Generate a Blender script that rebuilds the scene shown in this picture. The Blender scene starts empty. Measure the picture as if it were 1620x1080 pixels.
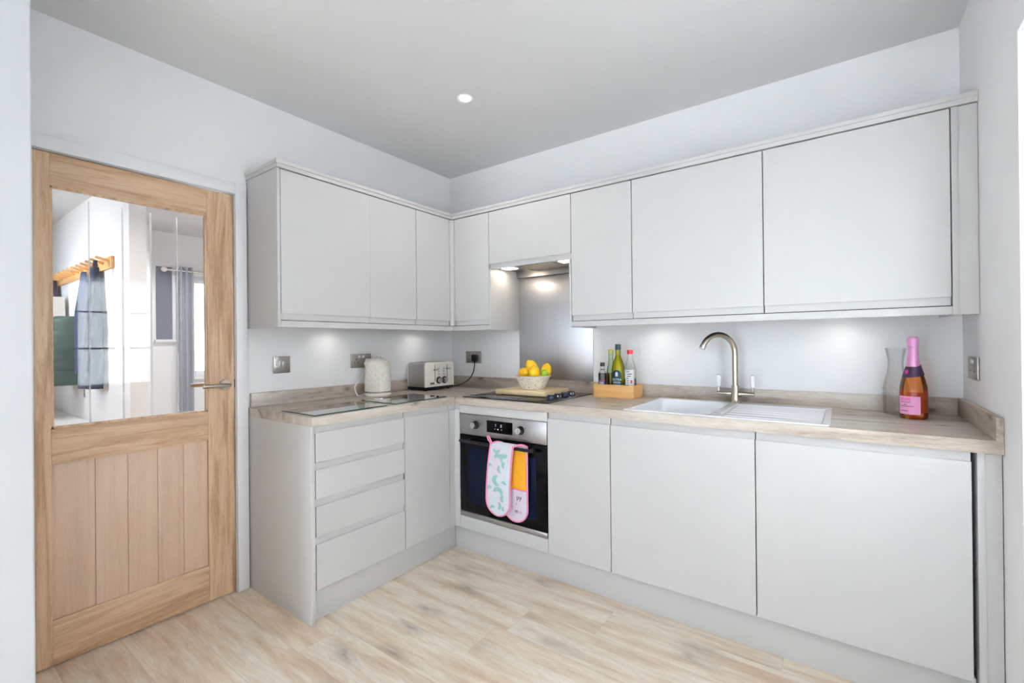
import bpy, bmesh, math, random
from mathutils import Vector, Matrix
random.seed(4)
PI = math.pi
C = bpy.context.scene.collection
scene = bpy.context.scene

# ------------------------------------------------------------------ helpers
def V(*a): return Vector(a)

def box(bm, x0, x1, y0, y1, z0, z1, bev=0.0, seg=2):
    if x0 > x1: x0, x1 = x1, x0
    if y0 > y1: y0, y1 = y1, y0
    if z0 > z1: z0, z1 = z1, z0
    t = bmesh.new()
    vs = [t.verts.new((x, y, z)) for z in (z0, z1) for (x, y) in ((x0, y0), (x1, y0), (x1, y1), (x0, y1))]
    for f in ((3, 2, 1, 0), (4, 5, 6, 7), (0, 1, 5, 4), (1, 2, 6, 5), (2, 3, 7, 6), (3, 0, 4, 7)):
        t.faces.new([vs[i] for i in f])
    if bev > 0:
        bmesh.ops.bevel(t, geom=list(t.edges), offset=bev, segments=seg, profile=0.5, affect='EDGES')
    merge(bm, t)

def merge(bm, t):
    m = {}
    for v in t.verts: m[v] = bm.verts.new(v.co)
    for f in t.faces:
        try:
            nf = bm.faces.new([m[v] for v in f.verts]); nf.smooth = f.smooth
        except ValueError: pass
    t.free()

def prism(bm, poly, axis, a0, a1, bev=0.0):
    """poly of 2-d points; axis 'x': poly=(y,z); 'y': poly=(x,z); 'z': poly=(x,y)"""
    t = bmesh.new()
    def p(q, a):
        if axis == 'x': return (a, q[0], q[1])
        if axis == 'y': return (q[0], a, q[1])
        return (q[0], q[1], a)
    A = [t.verts.new(p(q, a0)) for q in poly]
    B = [t.verts.new(p(q, a1)) for q in poly]
    n = len(poly)
    t.faces.new(A); t.faces.new(B[::-1])
    for i in range(n):
        j = (i + 1) % n
        t.faces.new([A[i], B[i], B[j], A[j]])
    bmesh.ops.recalc_face_normals(t, faces=t.faces)
    if bev > 0:
        bmesh.ops.bevel(t, geom=list(t.edges), offset=bev, segments=2, profile=0.5, affect='EDGES')
    merge(bm, t)

def frame_of(d):
    d = d.normalized()
    a = Vector((0, 0, 1)) if abs(d.z) < 0.95 else Vector((1, 0, 0))
    u = d.cross(a).normalized()
    return u, d.cross(u).normalized()

def cyl(bm, p0, p1, r0, r1=None, seg=24, cap=True):
    r1 = r0 if r1 is None else r1
    p0, p1 = Vector(p0), Vector(p1)
    u, w = frame_of(p1 - p0)
    A, B = [], []
    for i in range(seg):
        a = 2 * PI * i / seg
        d = u * math.cos(a) + w * math.sin(a)
        A.append(bm.verts.new(p0 + d * r0)); B.append(bm.verts.new(p1 + d * r1))
    for i in range(seg):
        j = (i + 1) % seg
        bm.faces.new([A[i], A[j], B[j], B[i]])
    if cap:
        bm.faces.new(A[::-1]); bm.faces.new(B)

def lathe(bm, prof, c=(0, 0, 0), seg=36, closed=False):
    """profile (r,z) bottom to top, turned about the z axis at c"""
    c = Vector(c); rings = []
    for r, z in prof:
        if r < 1e-6: rings.append([bm.verts.new(c + V(0, 0, z))])
        else: rings.append([bm.verts.new(c + V(r * math.cos(2 * PI * i / seg), r * math.sin(2 * PI * i / seg), z)) for i in range(seg)])
    pr = list(zip(rings[:-1], rings[1:]))
    if closed: pr.append((rings[-1], rings[0]))
    for a, b in pr:
        for i in range(seg):
            j = (i + 1) % seg
            if len(a) == 1 and len(b) == 1: continue
            if len(a) == 1: bm.faces.new([a[0], b[j], b[i]])
            elif len(b) == 1: bm.faces.new([a[i], a[j], b[0]])
            else: bm.faces.new([a[i], a[j], b[j], b[i]])

def spline(pts, n=8):
    P = [Vector(p) for p in pts]
    P = [P[0] * 2 - P[1]] + P + [P[-1] * 2 - P[-2]]
    out = []
    for i in range(1, len(P) - 2):
        for k in range(n):
            t = k / n
            a, b, c, d = P[i - 1], P[i], P[i + 1], P[i + 2]
            out.append(0.5 * ((2 * b) + (c - a) * t + (2 * a - 5 * b + 4 * c - d) * t * t + (3 * b - a - 3 * c + d) * t ** 3))
    out.append(P[-2]); return out

def tube(bm, pts, r, seg=10, closed=False, cap=True, radii=None):
    P = [Vector(p) for p in pts]; n = len(P)
    rings = []; u = None
    for i in range(n):
        if closed: d = P[(i + 1) % n] - P[i - 1]
        else: d = P[min(i + 1, n - 1)] - P[max(i - 1, 0)]
        d.normalize()
        if u is None: u, _ = frame_of(d)
        u = (u - d * u.dot(d)).normalized(); w = d.cross(u)
        rr = radii[i] if radii else r
        rings.append([bm.verts.new(P[i] + (u * math.cos(2 * PI * k / seg) + w * math.sin(2 * PI * k / seg)) * rr) for k in range(seg)])
    m = n if closed else n - 1
    for i in range(m):
        a, b = rings[i], rings[(i + 1) % n]
        for k in range(seg):
            l = (k + 1) % seg
            bm.faces.new([a[k], a[l], b[l], b[k]])
    if cap and not closed:
        bm.faces.new(rings[0][::-1]); bm.faces.new(rings[-1])

def grid(bm, f, nu, nv, th=None):
    """surface f(u,v) -> point, u,v in 0..1; th = thickness along normal"""
    G = [[Vector(f(i / nu, j / nv)) for j in range(nv + 1)] for i in range(nu + 1)]
    def nrm(i, j):
        a = G[min(i + 1, nu)][j] - G[max(i - 1, 0)][j]; b = G[i][min(j + 1, nv)] - G[i][max(j - 1, 0)]
        n = a.cross(b); return n.normalized() if n.length > 1e-12 else V(0, 0, 1)
    A = [[bm.verts.new(G[i][j]) for j in range(nv + 1)] for i in range(nu + 1)]
    for i in range(nu):
        for j in range(nv): bm.faces.new([A[i][j], A[i + 1][j], A[i + 1][j + 1], A[i][j + 1]])
    if th:
        B = [[bm.verts.new(G[i][j] - nrm(i, j) * th) for j in range(nv + 1)] for i in range(nu + 1)]
        for i in range(nu):
            for j in range(nv): bm.faces.new([B[i][j], B[i][j + 1], B[i + 1][j + 1], B[i + 1][j]])
        for i in range(nu):
            for j in (0, nv): bm.faces.new([A[i][j], B[i][j], B[i + 1][j], A[i + 1][j]])
        for j in range(nv):
            for i in (0, nu): bm.faces.new([A[i][j], A[i][j + 1], B[i][j + 1], B[i][j]])

def ball(bm, c, r, sx=1, sy=1, sz=1, u=20, v=14, rot=None):
    t = bmesh.new()
    bmesh.ops.create_uvsphere(t, u_segments=u, v_segments=v, radius=r)
    M = Matrix.Translation(Vector(c)) @ (rot if rot else Matrix()) @ Matrix.Diagonal((sx, sy, sz, 1))
    bmesh.ops.transform(t, matrix=M, verts=t.verts)
    merge(bm, t)

def text(bm, s, size, M, depth=0.0004, align='CENTER'):
    cu = bpy.data.curves.new('lettering', 'FONT')
    cu.body = s; cu.size = size; cu.align_x = align; cu.align_y = 'CENTER'; cu.extrude = depth; cu.resolution_u = 3
    o = bpy.data.objects.new('lettering', cu); C.objects.link(o)
    dg = bpy.context.evaluated_depsgraph_get(); dg.update()
    me = bpy.data.meshes.new_from_object(o.evaluated_get(dg))
    t = bmesh.new(); t.from_mesh(me); bmesh.ops.transform(t, matrix=M, verts=t.verts)
    merge(bm, t)
    bpy.data.objects.remove(o); bpy.data.curves.remove(cu); bpy.data.meshes.remove(me)

def mesh_of(name, bm, mat, off=(0, 0, 0), smooth=40):
    bmesh.ops.recalc_face_normals(bm, faces=bm.faces)
    if any(off): bmesh.ops.translate(bm, verts=bm.verts, vec=-Vector(off))
    me = bpy.data.meshes.new(name); bm.to_mesh(me); bm.free()
    me.materials.append(mat)
    if smooth:
        for p in me.polygons: p.use_smooth = True
        me.set_sharp_from_angle(angle=math.radians(smooth))
    return me

class Thing:
    """an Empty at the thing's base; parts are given in world coordinates"""
    def __init__(s, name, label, cat, loc=(0, 0, 0), group=None, structure=False):
        o = bpy.data.objects.new(name, None); C.objects.link(o)
        o.location = loc; o.empty_display_size = 0.05
        if label: o['label'] = label
        if cat: o['category'] = cat
        if group: o['group'] = group
        if structure: o['kind'] = 'structure'
        s.o = o; s.loc = Vector(loc)
    def part(s, name, bm, mat, parent=None, label=None, smooth=40):
        me = mesh_of(name, bm, mat, s.loc, smooth)
        o = bpy.data.objects.new(name, me); C.objects.link(o)
        o.parent = parent if parent else s.o
        if label: o['label'] = label
        return o

def solo(name, bm, mat, label, cat, group=None, loc=(0, 0, 0), smooth=40):
    me = mesh_of(name, bm, mat, loc, smooth)
    o = bpy.data.objects.new(name, me); C.objects.link(o); o.location = loc
    o['label'] = label; o['category'] = cat
    if group: o['group'] = group
    return o

def struct(name, bm, mat, label=None, smooth=0):
    me = mesh_of(name, bm, mat, (0, 0, 0), smooth)
    o = bpy.data.objects.new(name, me); C.objects.link(o); o['kind'] = 'structure'
    if label: o['label'] = label
    return o

def B(): return bmesh.new()

def bx(*a, **k):
    b = B(); box(b, *a, **k); return b

# ------------------------------------------------------------------ materials
def srgb(r, g, b):
    f = lambda c: c / 12.92 if c <= 0.04045 else ((c + 0.055) / 1.055) ** 2.4
    return (f(r / 255), f(g / 255), f(b / 255), 1)

class NT:
    def __init__(s, name):
        m = bpy.data.materials.new(name); m.use_nodes = True
        s.m = m; s.t = m.node_tree; s.t.nodes.clear()
        s.out = s.n('ShaderNodeOutputMaterial')
    def n(s, typ, **kw):
        nd = s.t.nodes.new(typ)
        for k, v in kw.items():
            if k.startswith('i_'):
                key = k[2:]
                nd.inputs[int(key) if key.isdigit() else key.replace('_', ' ')].default_value = v
            else: setattr(nd, k, v)
        return nd
    def l(s, a, b): s.t.links.new(a, b)
    def math(s, op, a, b=None, clamp=False):
        nd = s.n('ShaderNodeMath', operation=op); nd.use_clamp = clamp
        for i, x in enumerate((a, b)):
            if x is None: continue
            if isinstance(x, (int, float)): nd.inputs[i].default_value = x
            else: s.l(x, nd.inputs[i])
        return nd.outputs[0]
    def ramp(s, fac, stops, interp='LINEAR'):
        nd = s.n('ShaderNodeValToRGB'); cr = nd.color_ramp; cr.interpolation = interp
        while len(cr.elements) < len(stops): cr.elements.new(0.5)
        for e, (p, c) in zip(cr.elements, stops): e.position = p; e.color = c
        s.l(fac, nd.inputs[0]); return nd.outputs[0]
    def mix(s, fac, a, b, mode='MIX'):
        nd = s.n('ShaderNodeMix', data_type='RGBA', blend_type=mode)
        for idx, x in ((0, fac), (6, a), (7, b)):
            if isinstance(x, (int, float)): nd.inputs[idx].default_value = x
            elif isinstance(x, tuple): nd.inputs[idx].default_value = x
            else: s.l(x, nd.inputs[idx])
        return nd.outputs[2]

def principled(nt, **kw):
    p = nt.n('ShaderNodeBsdfPrincipled')
    for k, v in kw.items():
        key = k.replace('_', ' ')
        if hasattr(v, 'is_linked') or hasattr(v, 'links'): nt.l(v, p.inputs[key])
        else: p.inputs[key].default_value = v
    nt.l(p.outputs[0], nt.out.inputs[0]); return p

def plain(name, col, rough=0.5, metal=0.0, var=0.03, scale=6, **kw):
    """paint with a faint procedural tone variation"""
    nt = NT(name)
    tc = nt.n('ShaderNodeTexCoord'); nz = nt.n('ShaderNodeTexNoise', i_Scale=scale, i_Detail=3.0)
    nt.l(tc.outputs['Object'], nz.inputs['Vector'])
    c0 = tuple(min(1, x * (1 - var)) for x in col[:3]) + (1,); c1 = tuple(min(1, x * (1 + var)) for x in col[:3]) + (1,)
    c = nt.ramp(nz.outputs[0], [(0.3, c0), (0.7, c1)])
    principled(nt, Base_Color=c, Roughness=rough, Metallic=metal, **kw)
    return nt.m

def wood(name, axis, stops, band=9.0, stretch=12.0, rough=0.45, knots=0.0, knotcol=(0.05, 0.035, 0.025, 1), fine=0.25, dist=3.0, darkstreak=0.0, knotscale=3.0):
    """straight grain along axis: stretched noise bands, fine pores, optional knots and dark cracks"""
    nt = NT(name)
    tc = nt.n('ShaderNodeTexCoord')
    mp = nt.n('ShaderNodeMapping')
    sc = {'x': (1 / stretch, 1, 1), 'y': (1, 1 / stretch, 1), 'z': (1, 1, 1 / stretch)}[axis]
    mp.inputs['Scale'].default_value = sc
    nt.l(tc.outputs['Object'], mp.inputs['Vector'])
    n1 = nt.n('ShaderNodeTexNoise', i_Scale=band, i_Detail=5.0, i_Roughness=0.6, i_Distortion=dist * 0.2)
    nt.l(mp.outputs[0], n1.inputs['Vector'])
    n2 = nt.n('ShaderNodeTexNoise', i_Scale=band * 16, i_Detail=4.0, i_Roughness=0.7)
    nt.l(mp.outputs[0], n2.inputs['Vector'])
    f = nt.math('ADD', nt.math('MULTIPLY', n1.outputs[0], 1 - fine), nt.math('MULTIPLY', n2.outputs[0], fine))
    col = nt.ramp(f, stops)
    if knots > 0:
        sx_ = nt.n('ShaderNodeSeparateXYZ'); nt.l(tc.outputs['Object'], sx_.inputs[0])
        lo, cr = {'x': ((0,), (1, 2)), 'y': ((1,), (0, 2)), 'z': ((2,), (0, 1))}[axis]
        mk = nt.n('ShaderNodeCombineXYZ')
        nt.l(nt.math('MULTIPLY', sx_.outputs[lo[0]], .5), mk.inputs[0]); nt.l(nt.math('ADD', sx_.outputs[cr[0]], sx_.outputs[cr[1]]), mk.inputs[1])
        nd = nt.n('ShaderNodeTexNoise', i_Scale=14.0, i_Detail=2.0)
        nt.l(mk.outputs[0], nd.inputs['Vector'])
        vv = nt.n('ShaderNodeVectorMath', operation='SCALE'); vv.inputs[3].default_value = 0.035
        nt.l(nd.outputs[1], vv.inputs[0])
        va = nt.n('ShaderNodeVectorMath', operation='ADD'); nt.l(mk.outputs[0], va.inputs[0]); nt.l(vv.outputs[0], va.inputs[1])
        vo = nt.n('ShaderNodeTexVoronoi', i_Scale=knotscale, i_Randomness=1.0); vo.voronoi_dimensions = '2D'; nt.l(va.outputs[0], vo.inputs['Vector'])
        k = nt.ramp(vo.outputs[0], [(0.0, (1, 1, 1, 1)), (0.035, (.9, .9, .9, 1)), (0.07, (.4, .4, .4, 1)), (0.17, (0, 0, 0, 1))])
        col = nt.mix(nt.math('MULTIPLY', k, knots), col, knotcol)
    if darkstreak > 0:
        n3 = nt.n('ShaderNodeTexNoise', i_Scale=band * 0.9, i_Detail=3.0, i_Roughness=0.5, i_Distortion=0.4)
        mp2 = nt.n('ShaderNodeMapping'); mp2.inputs['Scale'].default_value = tuple(x if x == 1 else x * 0.7 for x in sc); mp2.inputs['Location'].default_value = (3, 5, 7)
        nt.l(tc.outputs['Object'], mp2.inputs['Vector']); nt.l(mp2.outputs[0], n3.inputs['Vector'])
        d = nt.ramp(n3.outputs[0], [(0.60, (0, 0, 0, 1)), (0.70, (1, 1, 1, 1))])
        col = nt.mix(nt.math('MULTIPLY', d, darkstreak), col, knotcol)
    bp = nt.n('ShaderNodeBump', i_Strength=0.04, i_Distance=0.002)
    nt.l(n2.outputs[0], bp.inputs['Height'])
    principled(nt, Base_Color=col, Roughness=rough, Normal=bp.outputs[0])
    return nt.m

def glassy(name, tint=(1, 1, 1, 1), ior=1.5, boost=2.0, rough=0.0):
    """pane glass: clear transmission plus both surfaces' mirror reflection"""
    nt = NT(name)
    tr = nt.n('ShaderNodeBsdfTransparent'); tr.inputs[0].default_value = tint
    gl = nt.n('ShaderNodeBsdfGlossy'); gl.inputs['Roughness'].default_value = rough
    fr = nt.n('ShaderNodeFresnel'); fr.inputs[0].default_value = ior
    f = nt.math('MULTIPLY', fr.outputs[0], boost, clamp=True)
    mx = nt.n('ShaderNodeMixShader'); nt.l(f, mx.inputs[0]); nt.l(tr.outputs[0], mx.inputs[1]); nt.l(gl.outputs[0], mx.inputs[2])
    nt.l(mx.outputs[0], nt.out.inputs[0]); return nt.m

def emit(name, col, s):
    nt = NT(name)
    e = nt.n('ShaderNodeEmission'); e.inputs[0].default_value = col; e.inputs[1].default_value = s
    nt.l(e.outputs[0], nt.out.inputs[0]); return nt.m

def solidglass(name, col, rough=0.02, ior=1.45):
    nt = NT(name)
    principled(nt, Base_Color=col, Roughness=rough, Transmission_Weight=1.0, IOR=ior)
    return nt.m

def floor_mat():
    nt = NT('limed_oak_laminate')
    tc = nt.n('ShaderNodeTexCoord'); sp = nt.n('ShaderNodeSeparateXYZ'); nt.l(tc.outputs['Object'], sp.inputs[0])
    X, Y = sp.outputs[0], sp.outputs[1]
    PW, PL = 0.193, 1.285
    ys = nt.math('DIVIDE', nt.math('ADD', Y, 10.0 * PW + 0.058), PW); row = nt.math('FLOOR', ys)
    wn = nt.n('ShaderNodeTexWhiteNoise', noise_dimensions='1D'); nt.l(row, wn.inputs['W'])
    xs = nt.math('ADD', nt.math('DIVIDE', X, PL), nt.math('MULTIPLY', wn.outputs[0], 7.3)); col = nt.math('FLOOR', xs)
    cid = nt.n('ShaderNodeCombineXYZ'); nt.l(row, cid.inputs[0]); nt.l(col, cid.inputs[1])
    w2 = nt.n('ShaderNodeTexWhiteNoise', noise_dimensions='2D'); nt.l(cid.outputs[0], w2.inputs['Vector'])
    # plank-local coordinate
    off = nt.n('ShaderNodeVectorMath', operation='SCALE'); off.inputs[3].default_value = 40.0; nt.l(w2.outputs[1], off.inputs[0])
    ad = nt.n('ShaderNodeVectorMath', operation='ADD'); nt.l(tc.outputs['Object'], ad.inputs[0]); nt.l(off.outputs[0], ad.inputs[1])
    mp = nt.n('ShaderNodeMapping'); mp.inputs['Scale'].default_value = (0.9, 7.0, 1.0); nt.l(ad.outputs[0], mp.inputs['Vector'])
    big = nt.n('ShaderNodeTexNoise', i_Scale=1.35, i_Detail=2.0, i_Roughness=0.45); nt.l(mp.outputs[0], big.inputs['Vector'])
    # cathedral rings: sine of the smooth field
    rings = nt.math('SINE', nt.math('MULTIPLY', big.outputs[0], 95.0))
    rn = nt.math('MULTIPLY_ADD', rings, 0.5); nt.t.nodes[-1].inputs[2].default_value = 0.5
    fine = nt.n('ShaderNodeTexNoise', i_Scale=22.0, i_Detail=4.0, i_Roughness=0.65); nt.l(mp.outputs[0], fine.inputs['Vector'])
    blot = nt.n('ShaderNodeTexNoise', i_Scale=2.6, i_Detail=8.0, i_Roughness=0.62)
    mpb = nt.n('ShaderNodeMapping'); mpb.inputs['Scale'].default_value = (0.8, 6.5, 1.0); nt.l(ad.outputs[0], mpb.inputs['Vector']); nt.l(mpb.outputs[0], blot.inputs['Vector'])
    base = nt.ramp(blot.outputs[0], [(0.32, srgb(204, 178, 154)), (0.46, srgb(227, 208, 187)), (0.56, srgb(238, 226, 209)), (0.72, srgb(242, 235, 223))])
    base = nt.mix(nt.math('MULTIPLY', rn, 0.20), base, srgb(196, 170, 144))
    base = nt.mix(nt.ramp(fine.outputs[0], [(0.45, (0, 0, 0, 1)), (0.8, (.4, .4, .4, 1))]), base, srgb(190, 168, 145))
    tone = nt.ramp(w2.outputs[0], [(0, (.93, .93, .94, 1)), (1, (1.0, 1.0, 1.0, 1))])
    base = nt.mix(1.0, base, tone, 'MULTIPLY')
    # knots
    mk = nt.n('ShaderNodeMapping'); mk.inputs['Scale'].default_value = (1.0, 2.6, 1.0); nt.l(ad.outputs[0], mk.inputs['Vector'])
    nd = nt.n('ShaderNodeTexNoise', i_Scale=9.0, i_Detail=3.0); nt.l(mk.outputs[0], nd.inputs['Vector'])
    vs = nt.n('ShaderNodeVectorMath', operation='SCALE'); vs.inputs[3].default_value = 0.16; nt.l(nd.outputs[1], vs.inputs[0])
    va = nt.n('ShaderNodeVectorMath', operation='ADD'); nt.l(mk.outputs[0], va.inputs[0]); nt.l(vs.outputs[0], va.inputs[1])
    vo = nt.n('ShaderNodeTexVoronoi', i_Scale=2.1); nt.l(va.outputs[0], vo.inputs['Vector'])
    k = nt.ramp(vo.outputs[0], [(0.0, (.75, .75, .75, 1)), (0.07, (.42, .42, .42, 1)), (0.19, (.14, .14, .14, 1)), (0.30, (0, 0, 0, 1))])
    base = nt.mix(k, base, srgb(132, 120, 112))
    # seams
    fy = nt.math('FRACT', ys); ey = nt.math('MINIMUM', fy, nt.math('SUBTRACT', 1.0, fy))
    fx = nt.math('FRACT', xs); ex = nt.math('MINIMUM', fx, nt.math('SUBTRACT', 1.0, fx))
    e = nt.math('MINIMUM', nt.math('MULTIPLY', ey, PW), nt.math('MULTIPLY', ex, PL))
    sm = nt.ramp(nt.math('MULTIPLY', e, 400.0), [(0.0, (.38, .38, .38, 1)), (0.6, (0, 0, 0, 1))])
    base = nt.mix(sm, base, srgb(140, 120, 102))
    principled(nt, Base_Color=base, Roughness=0.42)
    return nt.m

M = {}
M['wall'] = plain('white_wall_paint', srgb(240, 240, 241), 0.7, var=0.008)
M['ceil'] = plain('white_ceiling_paint', srgb(216, 216, 217), 0.8, var=0.006)
M['trim'] = plain('white_gloss_paint', srgb(238, 239, 242), 0.35, var=0.01)
M['floor'] = floor_mat()
M['cab'] = plain('pale_grey_cabinet_paint', srgb(201, 200, 199), 0.42, var=0.01)
M['carcass'] = plain('gap_shade_carcass_board', srgb(44, 44, 46), 0.6, var=0.02)  # near-black colour stands in for the shade inside the door gaps
oak = [(0.33, srgb(158, 122, 90)), (0.45, srgb(192, 157, 124)), (0.54, srgb(212, 180, 148)), (0.66, srgb(224, 196, 166))]
M['oak_z'] = wood('oak_upright_grain', 'z', oak, band=24, stretch=16, rough=0.45, fine=0.28, dist=5.0)
M['oak_y'] = wood('oak_level_grain', 'y', oak, band=24, stretch=16, rough=0.45, fine=0.28, dist=5.0)
oak2 = [(0.30, srgb(192, 159, 133)), (0.5, srgb(212, 183, 158)), (0.72, srgb(224, 198, 174))]
M['oak_plank'] = wood('oak_plank_grain', 'z', oak2, band=26, stretch=22, rough=0.45, fine=0.5)
top = [(0.31, srgb(118, 103, 92)), (0.41, srgb(160, 146, 133)), (0.50, srgb(185, 172, 160)), (0.60, srgb(201, 193, 183)), (0.75, srgb(208, 203, 196))]
kc = srgb(92, 74, 60)
M['top_x'] = wood('greyed_oak_worktop_across', 'x', top, band=11, stretch=9, rough=0.33, knots=0.8, knotcol=kc, fine=0.35, darkstreak=0.6, knotscale=6.5, dist=4.0)
M['top_y'] = wood('greyed_oak_worktop_along', 'y', top, band=11, stretch=9, rough=0.33, knots=0.8, knotcol=kc, fine=0.35, darkstreak=0.6, knotscale=6.5, dist=4.0)
M['pine'] = wood('pale_board_wood', 'x', [(0.3, srgb(214, 184, 140)), (0.6, srgb(228, 204, 164)), (0.8, srgb(236, 216, 182))], band=16, stretch=14, fine=0.3)
M['bamboo'] = wood('honey_bamboo', 'x', [(0.32, srgb(206, 150, 84)), (0.5, srgb(222, 172, 106)), (0.7, srgb(234, 190, 128))], band=30, stretch=18, fine=0.35)
M['steel'] = plain('brushed_steel', srgb(178, 176, 174), 0.32, 1.0, var=0.04, scale=30)
M['chrome'] = plain('polished_chrome', srgb(215, 214, 212), 0.12, 1.0, var=0.01)
M['nickel'] = plain('brushed_nickel', srgb(190, 180, 164), 0.26, 1.0, var=0.03, scale=40)
M['black'] = plain('black_plastic', srgb(20, 20, 22), 0.35, var=0.05)
M['blackglass'] = plain('black_oven_glass', srgb(7, 8, 11), 0.06, var=0.05, Specular_IOR_Level=0.12)
M['hobglass'] = plain('black_hob_glass', srgb(14, 14, 15), 0.05, var=0.05)
M['white_plastic'] = plain('white_plastic', srgb(228, 224, 222), 0.35, var=0.01)
M['cream'] = plain('cream_enamel', srgb(236, 231, 222), 0.25, var=0.01)
M['sink'] = plain('white_ceramic', srgb(240, 240, 243), 0.18, var=0.005)
M['glass'] = glassy('clear_pane_glass')
M['doorglass'] = glassy('door_pane_glass', boost=0.85)
def etch_mat():
    nt = NT('frosted_etching')
    tr = nt.n('ShaderNodeBsdfTransparent'); df = nt.n('ShaderNodeBsdfDiffuse'); df.inputs[0].default_value = (.9, .92, .95, 1)
    tl = nt.n('ShaderNodeBsdfTranslucent'); tl.inputs[0].default_value = (.95, .96, .98, 1)
    m1 = nt.n('ShaderNodeMixShader', i_Fac=0.5); nt.l(df.outputs[0], m1.inputs[1]); nt.l(tl.outputs[0], m1.inputs[2])
    m2 = nt.n('ShaderNodeMixShader', i_Fac=0.55); nt.l(tr.outputs[0], m2.inputs[1]); nt.l(m1.outputs[0], m2.inputs[2])
    nt.l(m2.outputs[0], nt.out.inputs[0]); return nt.m
M['etch'] = etch_mat()
M['ink'] = plain('dark_ink', srgb(30, 30, 40), 0.6)
M['whiteink'] = plain('white_ink', srgb(225, 228, 235), 0.6)
M['blueink'] = plain('blue_sticker_ink', srgb(52, 66, 140), 0.5)

def steel_brushed():
    nt = NT('vertical_brushed_steel')
    tc = nt.n('ShaderNodeTexCoord'); mp = nt.n('ShaderNodeMapping'); mp.inputs['Scale'].default_value = (1, 1, 0.02)
    nt.l(tc.outputs['Object'], mp.inputs[0])
    nz = nt.n('ShaderNodeTexNoise', i_Scale=160.0, i_Detail=3.0); nt.l(mp.outputs[0], nz.inputs['Vector'])
    c = nt.ramp(nz.outputs[0], [(0.3, srgb(194, 194, 197)), (0.7, srgb(201, 201, 204))])
    r = nt.math('MULTIPLY_ADD', nz.outputs[0], 0.04); nt.t.nodes[-1].inputs[2].default_value = 0.38
    p = principled(nt, Base_Color=c, Roughness=r, Metallic=1.0)
    p.inputs['Anisotropic'].default_value = 0.6
    return nt.m
M['splash'] = steel_brushed()

# ------------------------------------------------------------------ room
H = 2.497; XR = 2.870
YD0, YD1, ZD = -1.540, -2.302, 1.972        # inner door leaf
b = B(); box(b, -4.8, XR + 0.3, -6.6, 3.4, -0.12, 0.0); struct('floor', b, M['floor'], 'pale limed oak plank floor')
b = B(); box(b, -4.8, XR + 0.3, -6.6, 3.4, H, H + 0.12); struct('ceiling', b, M['ceil'], 'plain white ceiling')
b = B(); box(b, 0.0, XR, 0.0, 0.12, 0, H); struct('wall_back', b, M['wall'], 'white wall behind the sink run')
b = B()
box(b, -0.12, 0.0, YD0 + 0.022, 0.12, 0, H)
box(b, -0.12, 0.0, YD1 - 0.022, YD0 + 0.022, ZD + 0.022, H)
box(b, -0.12, 0.0, -6.4, YD1 - 0.022, 0, H)
struct('wall_left', b, M['wall'], 'white wall holding the oak door')
# right wall: back-door opening near the camera, wide patio opening behind it
RD0, RD1, RDZ = -0.765, -1.80, 2.06
b = B()
W = 0.26
box(b, XR, XR + W, RD0, 0.12, 0, H)
box(b, XR, XR + W, RD1, RD0, RDZ, H)
box(b, XR, XR + W, -6.4, RD1, 0, H)
struct('wall_right', b, M['wall'], 'white wall on the right with the back door')
# wall behind the camera, with an added opening for fill daylight
b = B()
FY = -6.4
box(b, 0, 0.68, FY - 0.12, FY, 0, H); box(b, 1.25, XR, FY - 0.12, FY, 0, H)
box(b, 0.68, 1.25, FY - 0.12, FY, 2.15, H)
struct('wall_front', b, M['wall'], 'white wall behind the camera')
# wall end in the left foreground
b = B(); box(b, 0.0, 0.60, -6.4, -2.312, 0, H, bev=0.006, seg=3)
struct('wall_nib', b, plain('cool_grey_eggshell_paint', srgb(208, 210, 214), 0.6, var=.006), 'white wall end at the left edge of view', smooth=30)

def upvc_window(name, x0, x1, y0, y1, z0, z1, axis, bars=()):
    """white frame with panes; axis = normal direction"""
    t = Thing(name, None, None, ((x0 + x1) / 2, (y0 + y1) / 2, z0), structure=True)
    f = B(); fw = 0.07
    if axis == 'x':
        box(f, x0, x1, y0, y0 + fw, z0, z1, .004); box(f, x0, x1, y1 - fw, y1, z0, z1, .004)
        box(f, x0, x1, y0 + fw, y1 - fw, z0, z0 + fw, .004); box(f, x0, x1, y0 + fw, y1 - fw, z1 - fw, z1, .004)
        for yb in bars: box(f, x0, x1, yb - fw / 2, yb + fw / 2, z0 + fw, z1 - fw, .004)
        g = bx((x0 + x1) / 2 - .004, (x0 + x1) / 2 + .004, y0 + fw - .004, y1 - fw + .004, z0 + fw - .004, z1 - fw + .004)
    else:
        box(f, x0, x0 + fw, y0, y1, z0, z1, .004); box(f, x1 - fw, x1, y0, y1, z0, z1, .004)
        box(f, x0 + fw, x1 - fw, y0, y1, z0, z0 + fw, .004); box(f, x0 + fw, x1 - fw, y0, y1, z1 - fw, z1, .004)
        for xb in bars: box(f, xb - fw / 2, xb + fw / 2, y0, y1, z0 + fw, z1 - fw, .004)
        g = bx(x0 + fw - .004, x1 - fw + .004, (y0 + y1) / 2 - .004, (y0 + y1) / 2 + .004, z0 + fw - .004, z1 - fw + .004)
    t.part('window_frame', f, M['trim']); t.part('pane', g, M['glass'])
    return t
upvc_window('fill_door_3', 0.68, 1.25, FY - .09, FY - .03, 0.0, 2.15, 'y', bars=())  # glazed opening added out of view to light the room

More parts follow.
